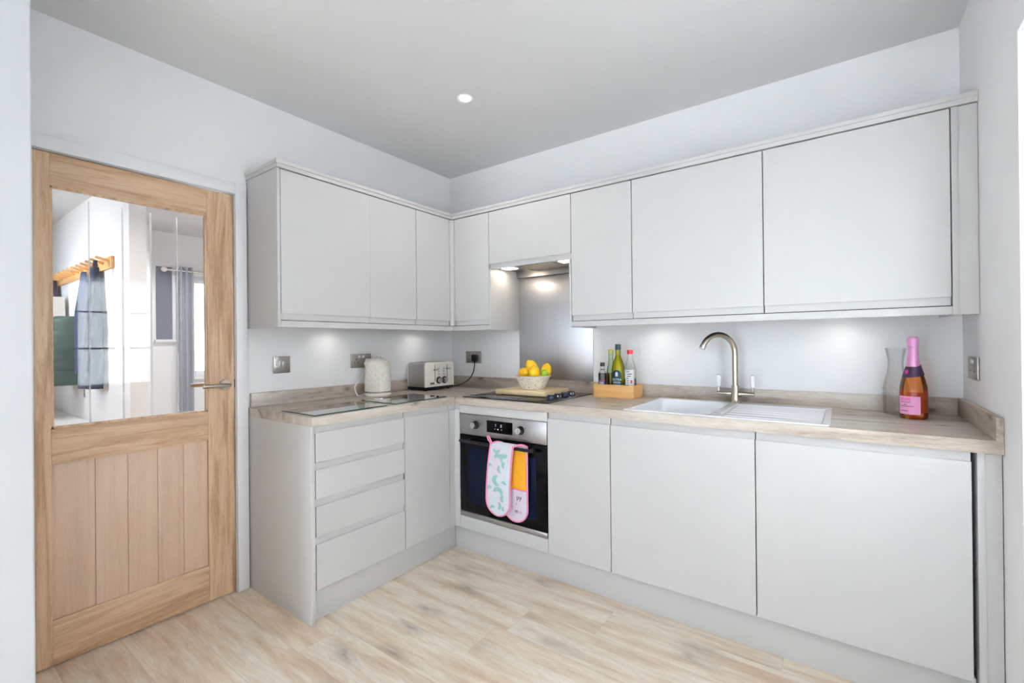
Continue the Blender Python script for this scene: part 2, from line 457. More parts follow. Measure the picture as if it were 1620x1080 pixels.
# back door: white, half glazed with a blind fitted over the pane
t = Thing('door_2', None, None, (XR + .15, -1.28, 0), structure=True)
f = B(); x0, x1 = XR + .13, XR + .20
box(f, x0, x1, RD0 - .06, RD0, 0, RDZ, .004); box(f, x0, x1, RD1, RD1 + .06, 0, RDZ, .004); box(f, x0, x1, RD1 + .06, RD0 - .06, RDZ - .06, RDZ, .004)
box(f, x1 - .012, x1 + .01, RD0 - .075, RD0 - .055, 0, RDZ - .05); box(f, x1 - .012, x1 + .01, RD1 + .055, RD1 + .075, 0, RDZ - .05); box(f, x1 - .012, x1 + .01, RD1 + .06, RD0 - .06, RDZ - .075, RDZ - .055)
t.part('door_frame', f, M['trim'])
GY0, GY1, GZ0, GZ1 = -1.050, -1.545, 0.90, 1.85
f = B()
box(f, x0 + .01, x1 - .01, GY0, RD0 - .0615, .004, RDZ - .0615, .004); box(f, x0 + .01, x1 - .01, RD1 + .0615, GY1, .004, RDZ - .0615, .004)
box(f, x0 + .01, x1 - .01, GY1, GY0, GZ1, RDZ - .0615, .003); box(f, x0 + .01, x1 - .01, GY1, GY0, .004, GZ0, .003)
t.part('door_leaf', f, M['trim'])
t.part('pane', bx(x0 + .03, x0 + .038, GY1 - .003, GY0 + .003, GZ0 - .003, GZ1 + .003), M['glass'])
h = B(); cyl(h, (x0 + .01, RD1 + .11, 1.03), (x0 - .04, RD1 + .11, 1.03), .012); tube(h, [(x0 - .04, RD1 + .11, 1.03), (x0 - .04, RD1 + .22, 1.03)], .009)
t.part('lever_handle', h, M['chrome'])

def blind_mat():
    nt = NT('light_filtering_weave')
    tc = nt.n('ShaderNodeTexCoord'); mp = nt.n('ShaderNodeMapping'); mp.inputs['Scale'].default_value = (1, 14, 60)
    nt.l(tc.outputs['Object'], mp.inputs[0])
    nz = nt.n('ShaderNodeTexNoise', i_Scale=6.0, i_Detail=4.0); nt.l(mp.outputs[0], nz.inputs['Vector'])
    c = nt.ramp(nz.outputs[0], [(0.3, srgb(226, 226, 226)), (0.7, srgb(252, 251, 249))])
    tr = nt.n('ShaderNodeBsdfTranslucent'); df = nt.n('ShaderNodeBsdfDiffuse')
    nt.l(c, tr.inputs[0]); nt.l(c, df.inputs[0])
    mx = nt.n('ShaderNodeMixShader', i_Fac=0.08); nt.l(tr.outputs[0], mx.inputs[1]); nt.l(df.outputs[0], mx.inputs[2])
    nt.l(mx.outputs[0], nt.out.inputs[0]); return nt.m
M['blind'] = blind_mat()
def band_mat():
    nt = NT('thin_white_heading_band')
    tr = nt.n('ShaderNodeBsdfTranslucent'); tr.inputs[0].default_value = (1, 1, 1, 1)
    tp = nt.n('ShaderNodeBsdfTransparent'); tp.inputs[0].default_value = (.9, .9, .9, 1)
    mx = nt.n('ShaderNodeMixShader', i_Fac=0.12); nt.l(tr.outputs[0], mx.inputs[1]); nt.l(tp.outputs[0], mx.inputs[2])
    nt.l(mx.outputs[0], nt.out.inputs[0]); return nt.m
M['band'] = band_mat()
M['seam'] = plain('dark_blind_batten', srgb(60, 62, 70), 0.6)
t = Thing('roman_blind', 'pale woven roman blind over the glass of the white back door', 'blind', (x0 - .02, (GY0 + GY1) / 2, GZ0))
xb = x0 - .012
seams = [1.542, 1.214]
zs = [GZ0 - .03] + sorted(seams) + [GZ1 - .010]
f = B()
for i in range(3):
    box(f, xb - .0015, xb, GY1 - .035, GY0 + .035, zs[i] + (.006 if i else 0), zs[i + 1] - (.006 if i < 2 else 0))
t.part('fabric', f, M['blind'])
f = B(); box(f, xb - .0015, xb, GY1 - .035, GY0 + .035, zs[3] + .001, GZ1 + .035)
t.part('heading_band', f, M['band'])
for z in seams: t.part('batten', bx(xb - .006, xb + .004, GY1 - .035, GY0 + .035, z - .006, z + .006), M['seam'])
f = B()
box(f, xb - .015, xb + .010, GY1 - .035, GY0 + .035, GZ1 + .012, GZ1 + .04, .003)
t.part('head_rail', f, M['trim'])

# architrave round the oak door, skirting in the hall
b = B()
box(b, 0.0, 0.018, YD0 + 0.004, -1.484, 0, ZD + 0.060, .003)
box(b, 0.0, 0.018, YD1 - 0.004, YD0 + 0.004, ZD + 0.006, ZD + 0.060, .003)
box(b, -0.12, 0.0, YD0 + .003, YD0 + .022, 0, ZD + .022)
box(b, -0.12, 0.0, YD1 - .022, YD1 - .003, 0, ZD + .022)
box(b, -0.12, 0.0, YD1 - .003, YD0 + .003, ZD + .005, ZD + .022)
struct('trim_1', b, M['trim'], 'white architrave round the oak door', smooth=30)

# ---------------------------------------------------------------- oak door
t = Thing('door_1', 'half glazed oak door with brushed lever handle', 'door', (-0.022, (YD0 + YD1) / 2, 0.008), structure=True)
xf, xk = 0.0, -0.042
ST = 0.115
ya, yb_ = YD0 - 0.002, YD1 + 0.002          # right and left edges
yi, yj = ya - ST, yb_ + ST
zt = ZD
t.part('stile', bx(xk, xf, yi, ya, .008, zt, bev=.0015), M['oak_z'])
t.part('stile', bx(xk, xf, yb_, yj, .008, zt, bev=.0015), M['oak_z'])
t.part('rail', bx(xk, xf - .0005, yj, yi, 1.848, zt, bev=.0015), M['oak_y'])
t.part('rail', bx(xk, xf - .0005, yj, yi, 0.775, 0.912, bev=.0015), M['oak_y'])
t.part('rail', bx(xk, xf - .0005, yj, yi, 0.008, 0.178, bev=.0015), M['oak_y'])
f = B(); ys = [yj, -2.059, -1.955, -1.852, -1.755, yi]
for a, c in zip(ys[:-1], ys[1:]): box(f, xk + .01, xf - .010, a + .0004, c - .0004, .176, .777, bev=.0022)
t.part('plank_panel', f, M['oak_plank'])
g = t.part('glass_panel', bx(-.024, -.018, yj - .004, yi + .004, .908, 1.852), M['doorglass'])
f = B()
for y, w in ((-2.071, .005), (-1.965, .007), (-1.868, .007), (-1.771, .005)):
    box(f, -.0178, -.0172, y - w / 2, y + w / 2, .915, 1.815)
t.part('etched_line', f, M['etch'], parent=g)
f = B()
for y0_, y1_, z0_, z1_ in ((yj, yj + .008, .912, 1.848), (yi - .008, yi, .912, 1.848), (yj, yi, .912, .920), (yj, yi, 1.840, 1.848)):
    box(f, -.018, -.004, y0_, y1_, z0_, z1_)
t.part('glazing_bead', f, M['oak_z'])
hz, hy = 1.034, -1.585
h = B(); cyl(h, (0, hy, hz), (.009, hy, hz), .0265, .0255, 32); cyl(h, (.009, hy, hz), (.045, hy, hz), .0095)
ho = t.part('lever_handle', h, M['nickel'])
h = B(); tube(h, spline([(.045, hy + .006, hz), (.050, hy - .005, hz), (.052, hy - .03, hz), (.052, hy - .10, hz + .001), (.050, hy - .112, hz)], 5), .0095, 14)
t.part('lever', h, M['nickel'], parent=ho)
h = B(); cyl(h, (xk, hy, hz), (xk - .009, hy, hz), .0265, .0255, 32); cyl(h, (xk - .009, hy, hz), (xk - .045, hy, hz), .0095)
tube(h, spline([(xk - .045, hy + .006, hz), (xk - .050, hy - .005, hz), (xk - .052, hy - .03, hz), (xk - .052, hy - .115, hz)], 5), .0095, 14)
t.part('lever_handle', h, M['nickel'])
t.part('latch', bx(-.030, -.004, ya - .001, ya + .006, 1.015, 1.060), M['black'])

# ---------------------------------------------------------------- cabinets
BD, UD = 0.5807, 0.3115
def jprofile(z0, z1, lip, th=.020):
    """(depth, z) section of a handleless door; lip 'top', 'bottom' or None"""
    P = [(0, z0), (th - .001, z0), (th, z0 + .001), (th, z1 - .001), (th - .001, z1), (0, z1)]
    L = .030
    if lip == 'top':
        P = [(0, z0), (th - .001, z0), (th, z0 + .001), (th, z1 - L - .001), (th - .001, z1 - L), (.0115, z1 - L - .004), (.009, z1 - L - .002), (.008, z1 - L + .004), (.008, z1), (0, z1)]
    if lip == 'bottom':
        P = [(0, z0), (.008, z0), (.008, z0 + L - .004), (.009, z0 + L + .002), (.0115, z0 + L + .004), (th - .001, z0 + L), (th, z0 + L + .001), (th, z1 - .001), (th - .001, z1), (0, z1)]
    return P
def jdoor_y(a0, a1, z0, z1, front, lip):      # faces +x, spans y
    b = B(); prism(b, [(front - .020 + d, z) for d, z in jprofile(z0, z1, lip)], 'y', a0 + .002, a1 - .002); return b
def jdoor_x(a0, a1, z0, z1, front, lip):      # faces -y, spans x
    b = B(); prism(b, [(-(front - .020 + d), z) for d, z in jprofile(z0, z1, lip)], 'x', a0 + .002, a1 - .002); return b

ZB, ZT = 0.1456, 0.8665
CB = BD - 0.0215
# drawers, left run
t = Thing('drawer_cabinet', 'pale grey four-drawer base cabinet at the open end of the left run', 'cabinet', (.28, -1.21, 0))
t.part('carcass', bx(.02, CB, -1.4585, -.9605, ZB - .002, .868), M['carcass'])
for z0, z1 in ((.706, ZT), (.545, .7045), (.378, .5435), (ZB, .3765)):
    t.part('drawer_front', jdoor_y(-1.4585, -.9605, z0, z1, BD, 'top'), M['cab'])
t = Thing('corner_base_cabinet', 'pale grey single-door base cabinet in the inner corner beside the oven', 'cabinet', (.28, -.60, 0))
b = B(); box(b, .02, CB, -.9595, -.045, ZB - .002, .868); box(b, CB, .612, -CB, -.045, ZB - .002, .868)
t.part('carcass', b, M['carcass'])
t.part('door', jdoor_y(-.9600, -.628, ZB, ZT, BD, 'top'), M['cab'])
b = B()
prism(b, [(BD - .02, -.6265), (BD, -.6265), (BD, -BD), (.6185, -BD), (.6185, -BD + .02), (BD - .02, -BD + .02)], 'z', ZB, .834)
prism(b, [(BD - .02, -.6265), (BD - .012, -.6265), (BD - .012, -BD + .012), (.6185, -BD + .012), (.6185, -BD + .02), (BD - .02, -BD + .02)], 'z', .834, ZT)
t.part('corner_post', b, M['cab'])
b = B(); box(b, .002, BD, -1.480, -1.461, 0, .868, .0008)
solo('end_panel', b, M['cab'], 'pale grey floor-length end panel of the drawer run facing the oak door', 'panel', loc=(.29, -1.47, 0))
b = bx(.531, .5489, -1.4605, -.5489, 0, .143, bev=.001)
solo('plinth', b, M['cab'], 'pale grey plinth under the drawers of the left run', 'plinth', loc=(.54, -1.0, 0))
b = bx(.5495, 2.809, -.5489, -.531, 0, .143, bev=.001)
solo('plinth', b, M['cab'], 'long pale grey plinth under the oven and sink run', 'plinth', loc=(1.7, -.54, 0))

# oven housing
t = Thing('oven_housing', 'pale grey housing cabinet built round the oven', 'cabinet', (.92, -.3, 0))
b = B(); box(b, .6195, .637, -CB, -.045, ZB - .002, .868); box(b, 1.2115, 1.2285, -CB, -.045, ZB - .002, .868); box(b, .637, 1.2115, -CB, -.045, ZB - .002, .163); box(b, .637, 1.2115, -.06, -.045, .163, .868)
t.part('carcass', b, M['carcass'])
t.part('filler_panel', bx(.620, 1.228, -BD, -CB - .0005, .8175, .8655, bev=.0008), M['cab'])
t.part('filler_panel', bx(.620, 1.228, -BD, -CB - .0005, ZB, .216, bev=.0008), M['cab'])

# base units right of the oven
def base(x0, x1, label):
    t = Thing('base_cabinet', label, 'cabinet', ((x0 + x1) / 2, -.3, 0))
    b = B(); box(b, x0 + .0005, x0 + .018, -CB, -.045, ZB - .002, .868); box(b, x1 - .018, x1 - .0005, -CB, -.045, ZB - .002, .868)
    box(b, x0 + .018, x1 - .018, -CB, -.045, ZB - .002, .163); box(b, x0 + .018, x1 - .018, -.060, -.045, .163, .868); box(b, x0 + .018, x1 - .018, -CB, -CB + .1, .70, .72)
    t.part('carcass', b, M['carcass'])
    t.part('door', jdoor_x(x0, x1, ZB, ZT, BD, 'top'), M['cab'])
base(1.2288, 1.5760, 'narrow pale grey base cabinet just right of the oven')
base(1.5763, 2.1875, 'wide pale grey base cabinet under the sink bowl')
base(2.1878, 2.8004, 'wide pale grey base cabinet at the right end below the draining board')
t = Thing('end_panel', 'narrow pale grey end panel and filler between the base cabinets and the right wall', 'panel', (2.83, -.3, 0))
t.part('panel', bx(2.8115, 2.829, -BD, -.045, 0, .868, bev=.0008), M['cab'])
t.part('filler_strip', bx(2.8292, 2.8675, -BD + .006, -BD + .024, 0, .8645, bev=.0008), M['cab'])

# wall cabinets
UZ0, UZ1 = 1.3455, 2.0585
CU = UD - .0215
t = Thing('wall_cabinet', 'wide pale grey wall cabinet at the open end, above the light switch', 'cabinet', (.15, -1.22, 1.343))
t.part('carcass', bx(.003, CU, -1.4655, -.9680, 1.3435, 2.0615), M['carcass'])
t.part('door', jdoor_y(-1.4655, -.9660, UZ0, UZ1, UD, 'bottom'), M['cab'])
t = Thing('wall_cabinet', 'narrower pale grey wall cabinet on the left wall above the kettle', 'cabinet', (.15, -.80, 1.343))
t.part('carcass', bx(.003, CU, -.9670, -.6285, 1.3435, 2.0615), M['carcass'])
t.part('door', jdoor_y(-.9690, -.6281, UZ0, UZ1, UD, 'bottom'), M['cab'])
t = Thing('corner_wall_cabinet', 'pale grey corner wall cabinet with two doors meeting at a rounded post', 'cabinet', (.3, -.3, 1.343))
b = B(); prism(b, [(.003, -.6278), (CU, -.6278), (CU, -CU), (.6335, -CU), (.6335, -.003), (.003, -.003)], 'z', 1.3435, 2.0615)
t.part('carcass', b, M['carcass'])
t.part('door', jdoor_y(-.6278, -.334, UZ0, UZ1, UD, 'bottom'), M['cab'])
t.part('door', jdoor_x(.334, .6335, UZ0, UZ1, UD, 'bottom'), M['cab'])
b = B()
arc = [(UD + .0205 - .0205 * math.cos(a), -UD - .0205 + .0205 * math.sin(a)) for a in [i * PI / 2 / 8 for i in range(9)]]
prism(b, [(UD - .018, -.332)] + [(UD, -.332)] + arc[1:-1] + [(.332, -UD), (.332, -UD + .018), (UD - .018, -UD + .018)], 'z', UZ0, UZ1)
t.part('corner_post', b, M['cab'])

b = bx(.002, UD, -1.480, -1.4665, 1.311, 2.0615, bev=.0008)
solo('end_panel', b, M['cab'], 'pale grey end panel of the left wall cabinets facing the oak door', 'panel', loc=(.15, -1.473, 1.311))
b = B(); prism(b, [(-UD, 1.311), (-.002, 1.311), (-.002, 2.0615), (-CU, 2.0615), (-CU, 1.6955), (-UD, 1.6955)], 'x', .6345, .6455)
solo('end_panel', b, M['cab'], 'pale grey side panel left of the cooker hood, lit warmly by it', 'panel', loc=(.64, -.15, 1.311))
b = B(); prism(b, [(-UD, 1.311), (-.002, 1.311), (-.002, 2.0615), (-CU, 2.0615), (-CU, 1.6955), (-UD, 1.6955)], 'x', 1.2165, 1.2285)
solo('end_panel', b, M['cab'], 'pale grey side panel right of the cooker hood', 'panel', loc=(1.222, -.15, 1.311))
t = Thing('end_panel', 'pale grey end panel and filler between wall cabinets and right wall', 'panel', (2.83, -.15, 1.311))
t.part('panel', bx(2.7985, 2.816, -UD, -.002, 1.311, 2.0615, bev=.0008), M['cab'])
t.part('filler_strip', bx(2.8162, 2.8685, -UD + .006, -UD + .024, 1.311, 2.0615, bev=.0008), M['cab'])

t = Thing('hood_cabinet', 'short pale grey wall cabinet above the cooker hood', 'cabinet', (.93, -.15, 1.73))
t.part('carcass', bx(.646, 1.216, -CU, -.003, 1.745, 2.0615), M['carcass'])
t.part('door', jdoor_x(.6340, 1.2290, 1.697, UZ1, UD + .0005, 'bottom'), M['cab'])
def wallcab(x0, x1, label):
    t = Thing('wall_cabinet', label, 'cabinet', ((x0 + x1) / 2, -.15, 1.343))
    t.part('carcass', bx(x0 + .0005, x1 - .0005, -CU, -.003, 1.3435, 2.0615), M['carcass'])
    t.part('door', jdoor_x(x0, x1, UZ0, UZ1, UD, 'bottom'), M['cab'])
wallcab(1.2293, 1.585, 'narrow pale grey wall cabinet just right of the cooker hood')
wallcab(1.5852, 2.1894, 'wide pale grey wall cabinet above the bottle tray and tap')
wallcab(2.1896, 2.7965, 'wide pale grey wall cabinet at the right end above the pink bottle')

# light pelmets and cornice
b = B()
prism(b, [(UD - .018, -1.466), (UD, -1.466), (UD, -UD), (.634, -UD), (.634, -UD + .018), (UD - .018, -UD + .018)], 'z', 1.3115, 1.3415)
solo('light_pelmet', b, M['cab'], 'pale grey pelmet strip under the left and corner wall cabinets', 'pelmet', loc=(.3, -.6, 1.3115))
b = bx(1.229, 2.798, -UD, -UD + .018, 1.3115, 1.3415, bev=.0006)
solo('light_pelmet', b, M['cab'], 'pale grey pelmet strip under the wall cabinets above the sink', 'pelmet', loc=(2.0, -.3, 1.3115))
b = B()
def cornice(o, z0, z1):
    prism(b, [(.001, -1.480 - o), (UD + o, -1.480 - o), (UD + o, -UD - o), (XR - .001, -UD - o), (XR - .001, -.001), (.001, -.001)], 'z', z0, z1)
cornice(.0015, 2.0645, 2.083); cornice(.007, 2.083, 2.099)
solo('cornice', b, M['cab'], 'pale grey stepped cornice along the tops of all the wall cabinets', 'cornice', loc=(.3, -.3, 2.0645))

# worktops and upstands
b = bx(.001, .5945, -1.481, -.5948, .8687, .91, bev=.002)
solo('worktop', b, M['top_y'], 'greyed oak worktop over the drawers of the left run', 'worktop', loc=(.3, -1.03, .8687))
SX0, SX1, SY0, SY1 = 1.634, 2.430, -.576, -.050
b = B()
hx0, hx1, hy0, hy1 = SX0 + .02, SX1 - .02, SY0 + .02, SY1 - .02
def ringslab(bm, o, h, z0, z1):
    (a0, a1, b0, b1), (c0, c1, d0, d1) = o, h
    for z, s in ((z0, 0), (z1, 1)):
        O = [bm.verts.new((x, y, z)) for x, y in ((a0, b0), (a1, b0), (a1, b1), (a0, b1))]
        I = [bm.verts.new((x, y, z)) for x, y in ((c0, d0), (c1, d0), (c1, d1), (c0, d1))]
        for i in range(4): bm.faces.new([O[i], O[(i + 1) % 4], I[(i + 1) % 4], I[i]])
        if s == 0: lo = (O, I)
        else:
            for L, U in zip(lo, (O, I)):
                for i in range(4): bm.faces.new([L[i], L[(i + 1) % 4], U[(i + 1) % 4], U[i]])
ringslab(b, (.001, 2.8690, -.5943, -.001), (hx0, hx1, hy0, hy1), .8687, .91)
solo('worktop', b, M['top_x'], 'long greyed oak worktop holding the hob and white sink', 'worktop', loc=(1.4, -.3, .8687), smooth=0)
solo('worktop_upstand', bx(.001, .018, -1.470, -.0195, .9105, .981, bev=.001), M['top_y'], 'greyed oak upstand strip behind the kettle and toaster', 'upstand', loc=(.01, -.7, .91))
solo('worktop_upstand', bx(.001, 2.8515, -.018, -.001, .9105, .981, bev=.001), M['top_x'], 'long greyed oak upstand strip behind the hob and sink', 'upstand', loc=(1.4, -.01, .91))
solo('worktop_upstand', bx(2.852, 2.869, -.594, -.001, .9105, .981, bev=.001), M['top_y'], 'short greyed oak upstand strip on the right wall near the pink bottle', 'upstand', loc=(2.86, -.3, .91))

# splashback
solo('splashback', bx(.6465, 1.206, -.0045, -.0005, .982, 1.672, bev=.0008), M['splash'], 'tall brushed steel splashback behind the hob', 'splashback', loc=(.92, -.002, .982))

# ---------------------------------------------------------------- extractor hood
t = Thing('extractor_hood', 'built-in steel cooker hood with two lit panels above the hob', 'hood', (.93, -.15, 1.70))
b = B(); box(b, .647, 1.2155, -CU + .002, -.03, 1.708, 1.744); box(b, .647, 1.2155, -.030, -.012, 1.668, 1.744)
t.part('canopy', b, M['steel'])
b = B(); box(b, .80, 1.06, -.26, -.05, 1.703, 1.7078)
for i in range(14): box(b, .806 + i * .018, .814 + i * .018, -.255, -.055, 1.7015, 1.703)
t.part('grease_filter', b, M['nickel'])
M['hoodlamp'] = emit('warm_white_lamp', (1.0, .88, .72, 1), 9.0)
for xa in (.672, 1.095):
    l = t.part('lamp_surround', bx(xa, xa + .095, -.245, -.165, 1.7045, 1.7078), M['chrome'])
    t.part('lamp_panel', bx(xa + .006, xa + .089, -.238, -.172, 1.702, 1.7044), M['hoodlamp'], parent=l, label='lit warm white panel')
def area(name, loc, rot, sx, sy, power, col=(1, 1, 1)):
    L = bpy.data.lights.new(name, 'AREA'); L.shape = 'RECTANGLE'; L.size = sx; L.size_y = sy; L.energy = power; L.color = col
    o = bpy.data.objects.new(name, L); C.objects.link(o); o.location = loc; o.rotation_euler = rot; return o
area('hood_lamp_light', (.72, -.205, 1.699), (0, 0, 0), .08, .06, 0.16, (1, .84, .66))
area('hood_lamp_light', (1.143, -.205, 1.699), (0, 0, 0), .08, .06, 0.16, (1, .84, .66))

# under-cabinet lights
def puck(x, y, label, power=0.45):
    t = Thing('under_cabinet_light', label, 'light', (x, y, 1.328), group=None)
    b = B(); lathe(b, [(0, 0.0), (.026, 0.0), (.030, .003), (.030, .0145), (0, .0145)], (x, y, 1.3285)); t.part('housing', b, M['steel'])
    b = B(); lathe(b, [(0, -.001), (.022, -.001), (.022, .0005), (0, .0005)], (x, y, 1.3278)); t.part('lens', b, M['puck'])
    L = bpy.data.lights.new('under_cabinet_lamp', 'SPOT'); L.energy = power; L.spot_size = math.radians(165); L.spot_blend = 1.0; L.shadow_soft_size = .02; L.color = (1, .95, .87)
    o = bpy.data.objects.new('under_cabinet_lamp', L); C.objects.link(o); o.location = (x, y, 1.322)
M['puck'] = emit('puck_lens_glow', (1, .95, .86, 1), 6.0)
puck(.10, -1.05, 'round under-cabinet light between the light switch and kettle socket', .5)
puck(.10, -.40, 'round under-cabinet light above the toaster', .5)
puck(1.64, -.10, 'round under-cabinet light left of the tap')
puck(2.46, -.10, 'round under-cabinet light between the tap and carafe')

# ceiling downlights
M['lens'] = emit('downlight_lens_glow', (1, .98, .95, 1), 14.0)
def downlight(x, y, label, p=9.0, z=H, cone=150, col=(1, .96, .9)):
    t = Thing('downlight', label, 'light', (x, y, z - .004), group='recessed ceiling downlights')
    b = B(); lathe(b, [(.028, -.0005), (.042, -.003), (.044, 0), (.028, .002)], (x, y, z - .0015), closed=True); t.part('bezel', b, M['trim'])
    b = B(); lathe(b, [(0, 0), (.0275, 0), (.0275, .0015), (0, .0015)], (x, y, z - .0035)); t.part('lens', b, M['lens'])
    L = bpy.data.lights.new('downlight_lamp', 'SPOT'); L.energy = p; L.spot_size = math.radians(cone); L.spot_blend = .6; L.shadow_soft_size = .03; L.color = col
    o = bpy.data.objects.new('downlight_lamp', L); C.objects.link(o); o.location = (x, y, z - .012)
downlight(.884, -.797, 'round white recessed downlight in the kitchen ceiling', 6)

for dx in (1.75, 2.40):  # added lamps out of view, bouncing fill light off the floor
    for dy in (-3.6, -4.7, -5.7):
        downlight(dx, dy, 'added fill downlight in the ceiling, out of view behind the viewpoint', 150, cone=84, col=(.70, .85, 1.0))
# ---------------------------------------------------------------- oven
t = Thing('built_in_oven', 'steel and black glass built-in oven with two knobs', 'oven', (.924, -.3, .22))
ox0, ox1 = .6215, 1.2265; of = -BD - .002
t.part('body', bx(.6385, 1.2105, -CB - .0002, -.08, .225, .812), M['black'])
t.part('control_panel', bx(ox0, ox1, of, -CB - .0008, .6975, .8150, bev=.001), M['steel'])
b = B(); box(b, ox0 + .002, ox1 - .002, of, -CB - .0008, .248, .694, bev=.002)
dr = t.part('oven_door', b, M['blackglass'])
M['ovwin'] = plain('smoked_oven_window', srgb(10, 20, 40), 0.05, var=0.1, Specular_IOR_Level=0.12)
t.part('viewing_window', bx(.690, 1.158, of - .0006, of + .002, .300, .622, bev=.0003), M['ovwin'], parent=dr)
b = B(); tube(b, [(.665, -.630, .668), (1.183, -.630, .668)], .0085, 16)
cyl(b, (.70, of, .668), (.70, -.630, .668), .007); cyl(b, (1.148, of, .668), (1.148, -.630, .668), .007)
t.part('door_handle', b, M['black'], parent=dr)
t.part('bottom_trim', bx(ox0, ox1, of, -CB - .0008, .219, .2455, bev=.001), M['steel'])
t.part('display', bx(.829, 1.009, of - .0012, of + .001, .7255, .7920, bev=.0004), M['blackglass'])
b = B()
for (x, z, w, h_) in ((.893, .772, .008, .004), (.893, .764, .005, .003), (.932, .772, .007, .006), (.931, .763, .009, .005), (.888, .748, .004, .004), (.909, .747, .008, .006), (.934, .747, .006, .004)):
    box(b, x - w / 2, x + w / 2, of - .0018, of - .001, z - h_ / 2, z + h_ / 2)
t.part('display_symbols', b, M['whiteink'])
def knob(x, z, a0):
    b = B(); cyl(b, (x, of, z), (x, of - .004, z), .0245, .0235, 36); cyl(b, (x, of - .004, z), (x, of - .026, z), .0205, .0185, 36)
    k = t.part('knob', b, M['black'])
    b = B(); cyl(b, (x, of - .0255, z), (x, of - .030, z), .0185, .0165, 36); box(b, x - .0012, x + .0012, of - .0308, of - .0295, z + .003, z + .015)
    t.part('knob_cap', b, M['chrome'], parent=k, label='bright metal knob cap')
    for i in range(9):
        a = math.radians(a0 + i * 40)
        cx, cz = x + .034 * math.cos(a), z + .034 * math.sin(a)
        t.part('dial_mark', bx(cx - .0022, cx + .0022, of - .0004, of + .0004, cz - .0013, cz + .0013), M['ink'])
knob(.745, .757, 10); knob(1.062, .757, 25)

# ---------------------------------------------------------------- oven glove
def glove_mat():
    nt = NT('printed_cotton_wave_motif')
    tc = nt.n('ShaderNodeTexCoord'); mp = nt.n('ShaderNodeMapping'); mp.inputs['Scale'].default_value = (1, 0.0, 1)
    nt.l(tc.outputs['Object'], mp.inputs[0])
    nz = nt.n('ShaderNodeTexNoise', i_Scale=14.0, i_Detail=1.0); nt.l(mp.outputs[0], nz.inputs['Vector'])
    c = nt.ramp(nz.outputs[0], [(0.40, srgb(214, 226, 232)), (0.60, srgb(226, 214, 228))])
    n2 = nt.n('ShaderNodeTexNoise', i_Scale=30.0, i_Detail=2.0); nt.l(mp.outputs[0], n2.inputs['Vector'])
    c = nt.mix(nt.ramp(n2.outputs[0], [(0.62, (0, 0, 0, 1)), (0.68, (.6, .6, .6, 1))]), c, srgb(236, 196, 206))
    principled(nt, Base_Color=c, Roughness=0.9); return nt.m
M['glove'] = glove_mat()
M['teal'] = plain('sea_green_print', srgb(156, 198, 196), 0.9, var=0.08, scale=60)
M['pinktrim'] = plain('pink_binding', srgb(233, 142, 178), 0.85, var=0.04, scale=60)
M['yellow'] = plain('mustard_quilted_cotton', srgb(240, 172, 40), 0.9, var=0.06, scale=50)
M['mauve'] = plain('pale_lilac_cotton', srgb(222, 214, 228), 0.9, var=0.02, scale=40)
t = Thing('oven_glove', 'double oven glove with sea-green print, pink edging and mustard pocket hanging on the oven handle', 'oven glove', (.98, -.63, .668))
yF, yK = -.645, -.611
GW = .080      # half width
LF, LK = .375, .385
def spineF(s):      # s: 0 bottom of front mitt .. 1 top; returns centre x, y, z
    return .952 + .036 * max(0, (s - .55) / .45) ** 2, yF, .684 - LF * (1 - s)
def outline(cx, y, z0, z1, hw, shift_top, n=10, curve=1.0):
    """U-shaped mitt outline, from top-left down round to top-right"""
    pts = []
    for i in range(9):
        s = 1 - i / 8; z = z0 + hw * .95 + (z1 - z0 - hw * .95) * s
        pts.append((cx - hw * (1 - .06 * s) + shift_top * s ** 2, y, z))
    for i in range(1, 12):
        a = PI + PI * i / 12
        pts.append((cx + hw * math.cos(a), y, z0 + hw * .95 + hw * .95 * math.sin(a)))
    for i in range(9):
        s = i / 8; z = z0 + hw * .95 + (z1 - z0 - hw * .95) * s
        pts.append((cx + hw * (1 - .06 * s) + shift_top * s ** 2, y, z))
    return pts
def slab_from_outline(pts, th, bulge=0.004):
    """thin padded slab following the outline (matching left/right points)"""
    b = B(); n = len(pts); half = n // 2
    rows = []
    for i in range(half + 1):
        l, r = Vector(pts[i]), Vector(pts[n - 1 - i]); row = []
        for k in range(9):
            u = k / 8; p = l.lerp(r, u); q = math.sin(PI * u)
            row.append((p + V(0, -bulge * q, 0), p + V(0, th * .4 + bulge * .3 * q, 0)))
        rows.append(row)
    A = [[(b.verts.new(f), b.verts.new(k)) for f, k in row] for row in rows]
    for i in range(half):
        for k in range(8):
            for s in (0, 1):
                q = [A[i][k][s], A[i][k + 1][s], A[i + 1][k + 1][s], A[i + 1][k][s]]
                if len(set(q)) == 4: b.faces.new(q if s == 0 else q[::-1])
        for k in (0, 8): b.faces.new([A[i][k][0], A[i + 1][k][0], A[i + 1][k][1], A[i][k][1]])
    for i in (0, half):
        for k in range(8): b.faces.new([A[i][k][0], A[i][k + 1][0], A[i][k + 1][1], A[i][k][1]])
    bmesh.ops.remove_doubles(b, verts=b.verts, dist=1e-5)
    return b
oF = outline(.953, yF, .300, .684, GW, .030)
mf = t.part('front_mitt', slab_from_outline(oF, .008), M['glove'])
b = B(); tube(b, oF, .0048, 8); t.part('binding', b, M['pinktrim'], parent=mf, label='pink binding')
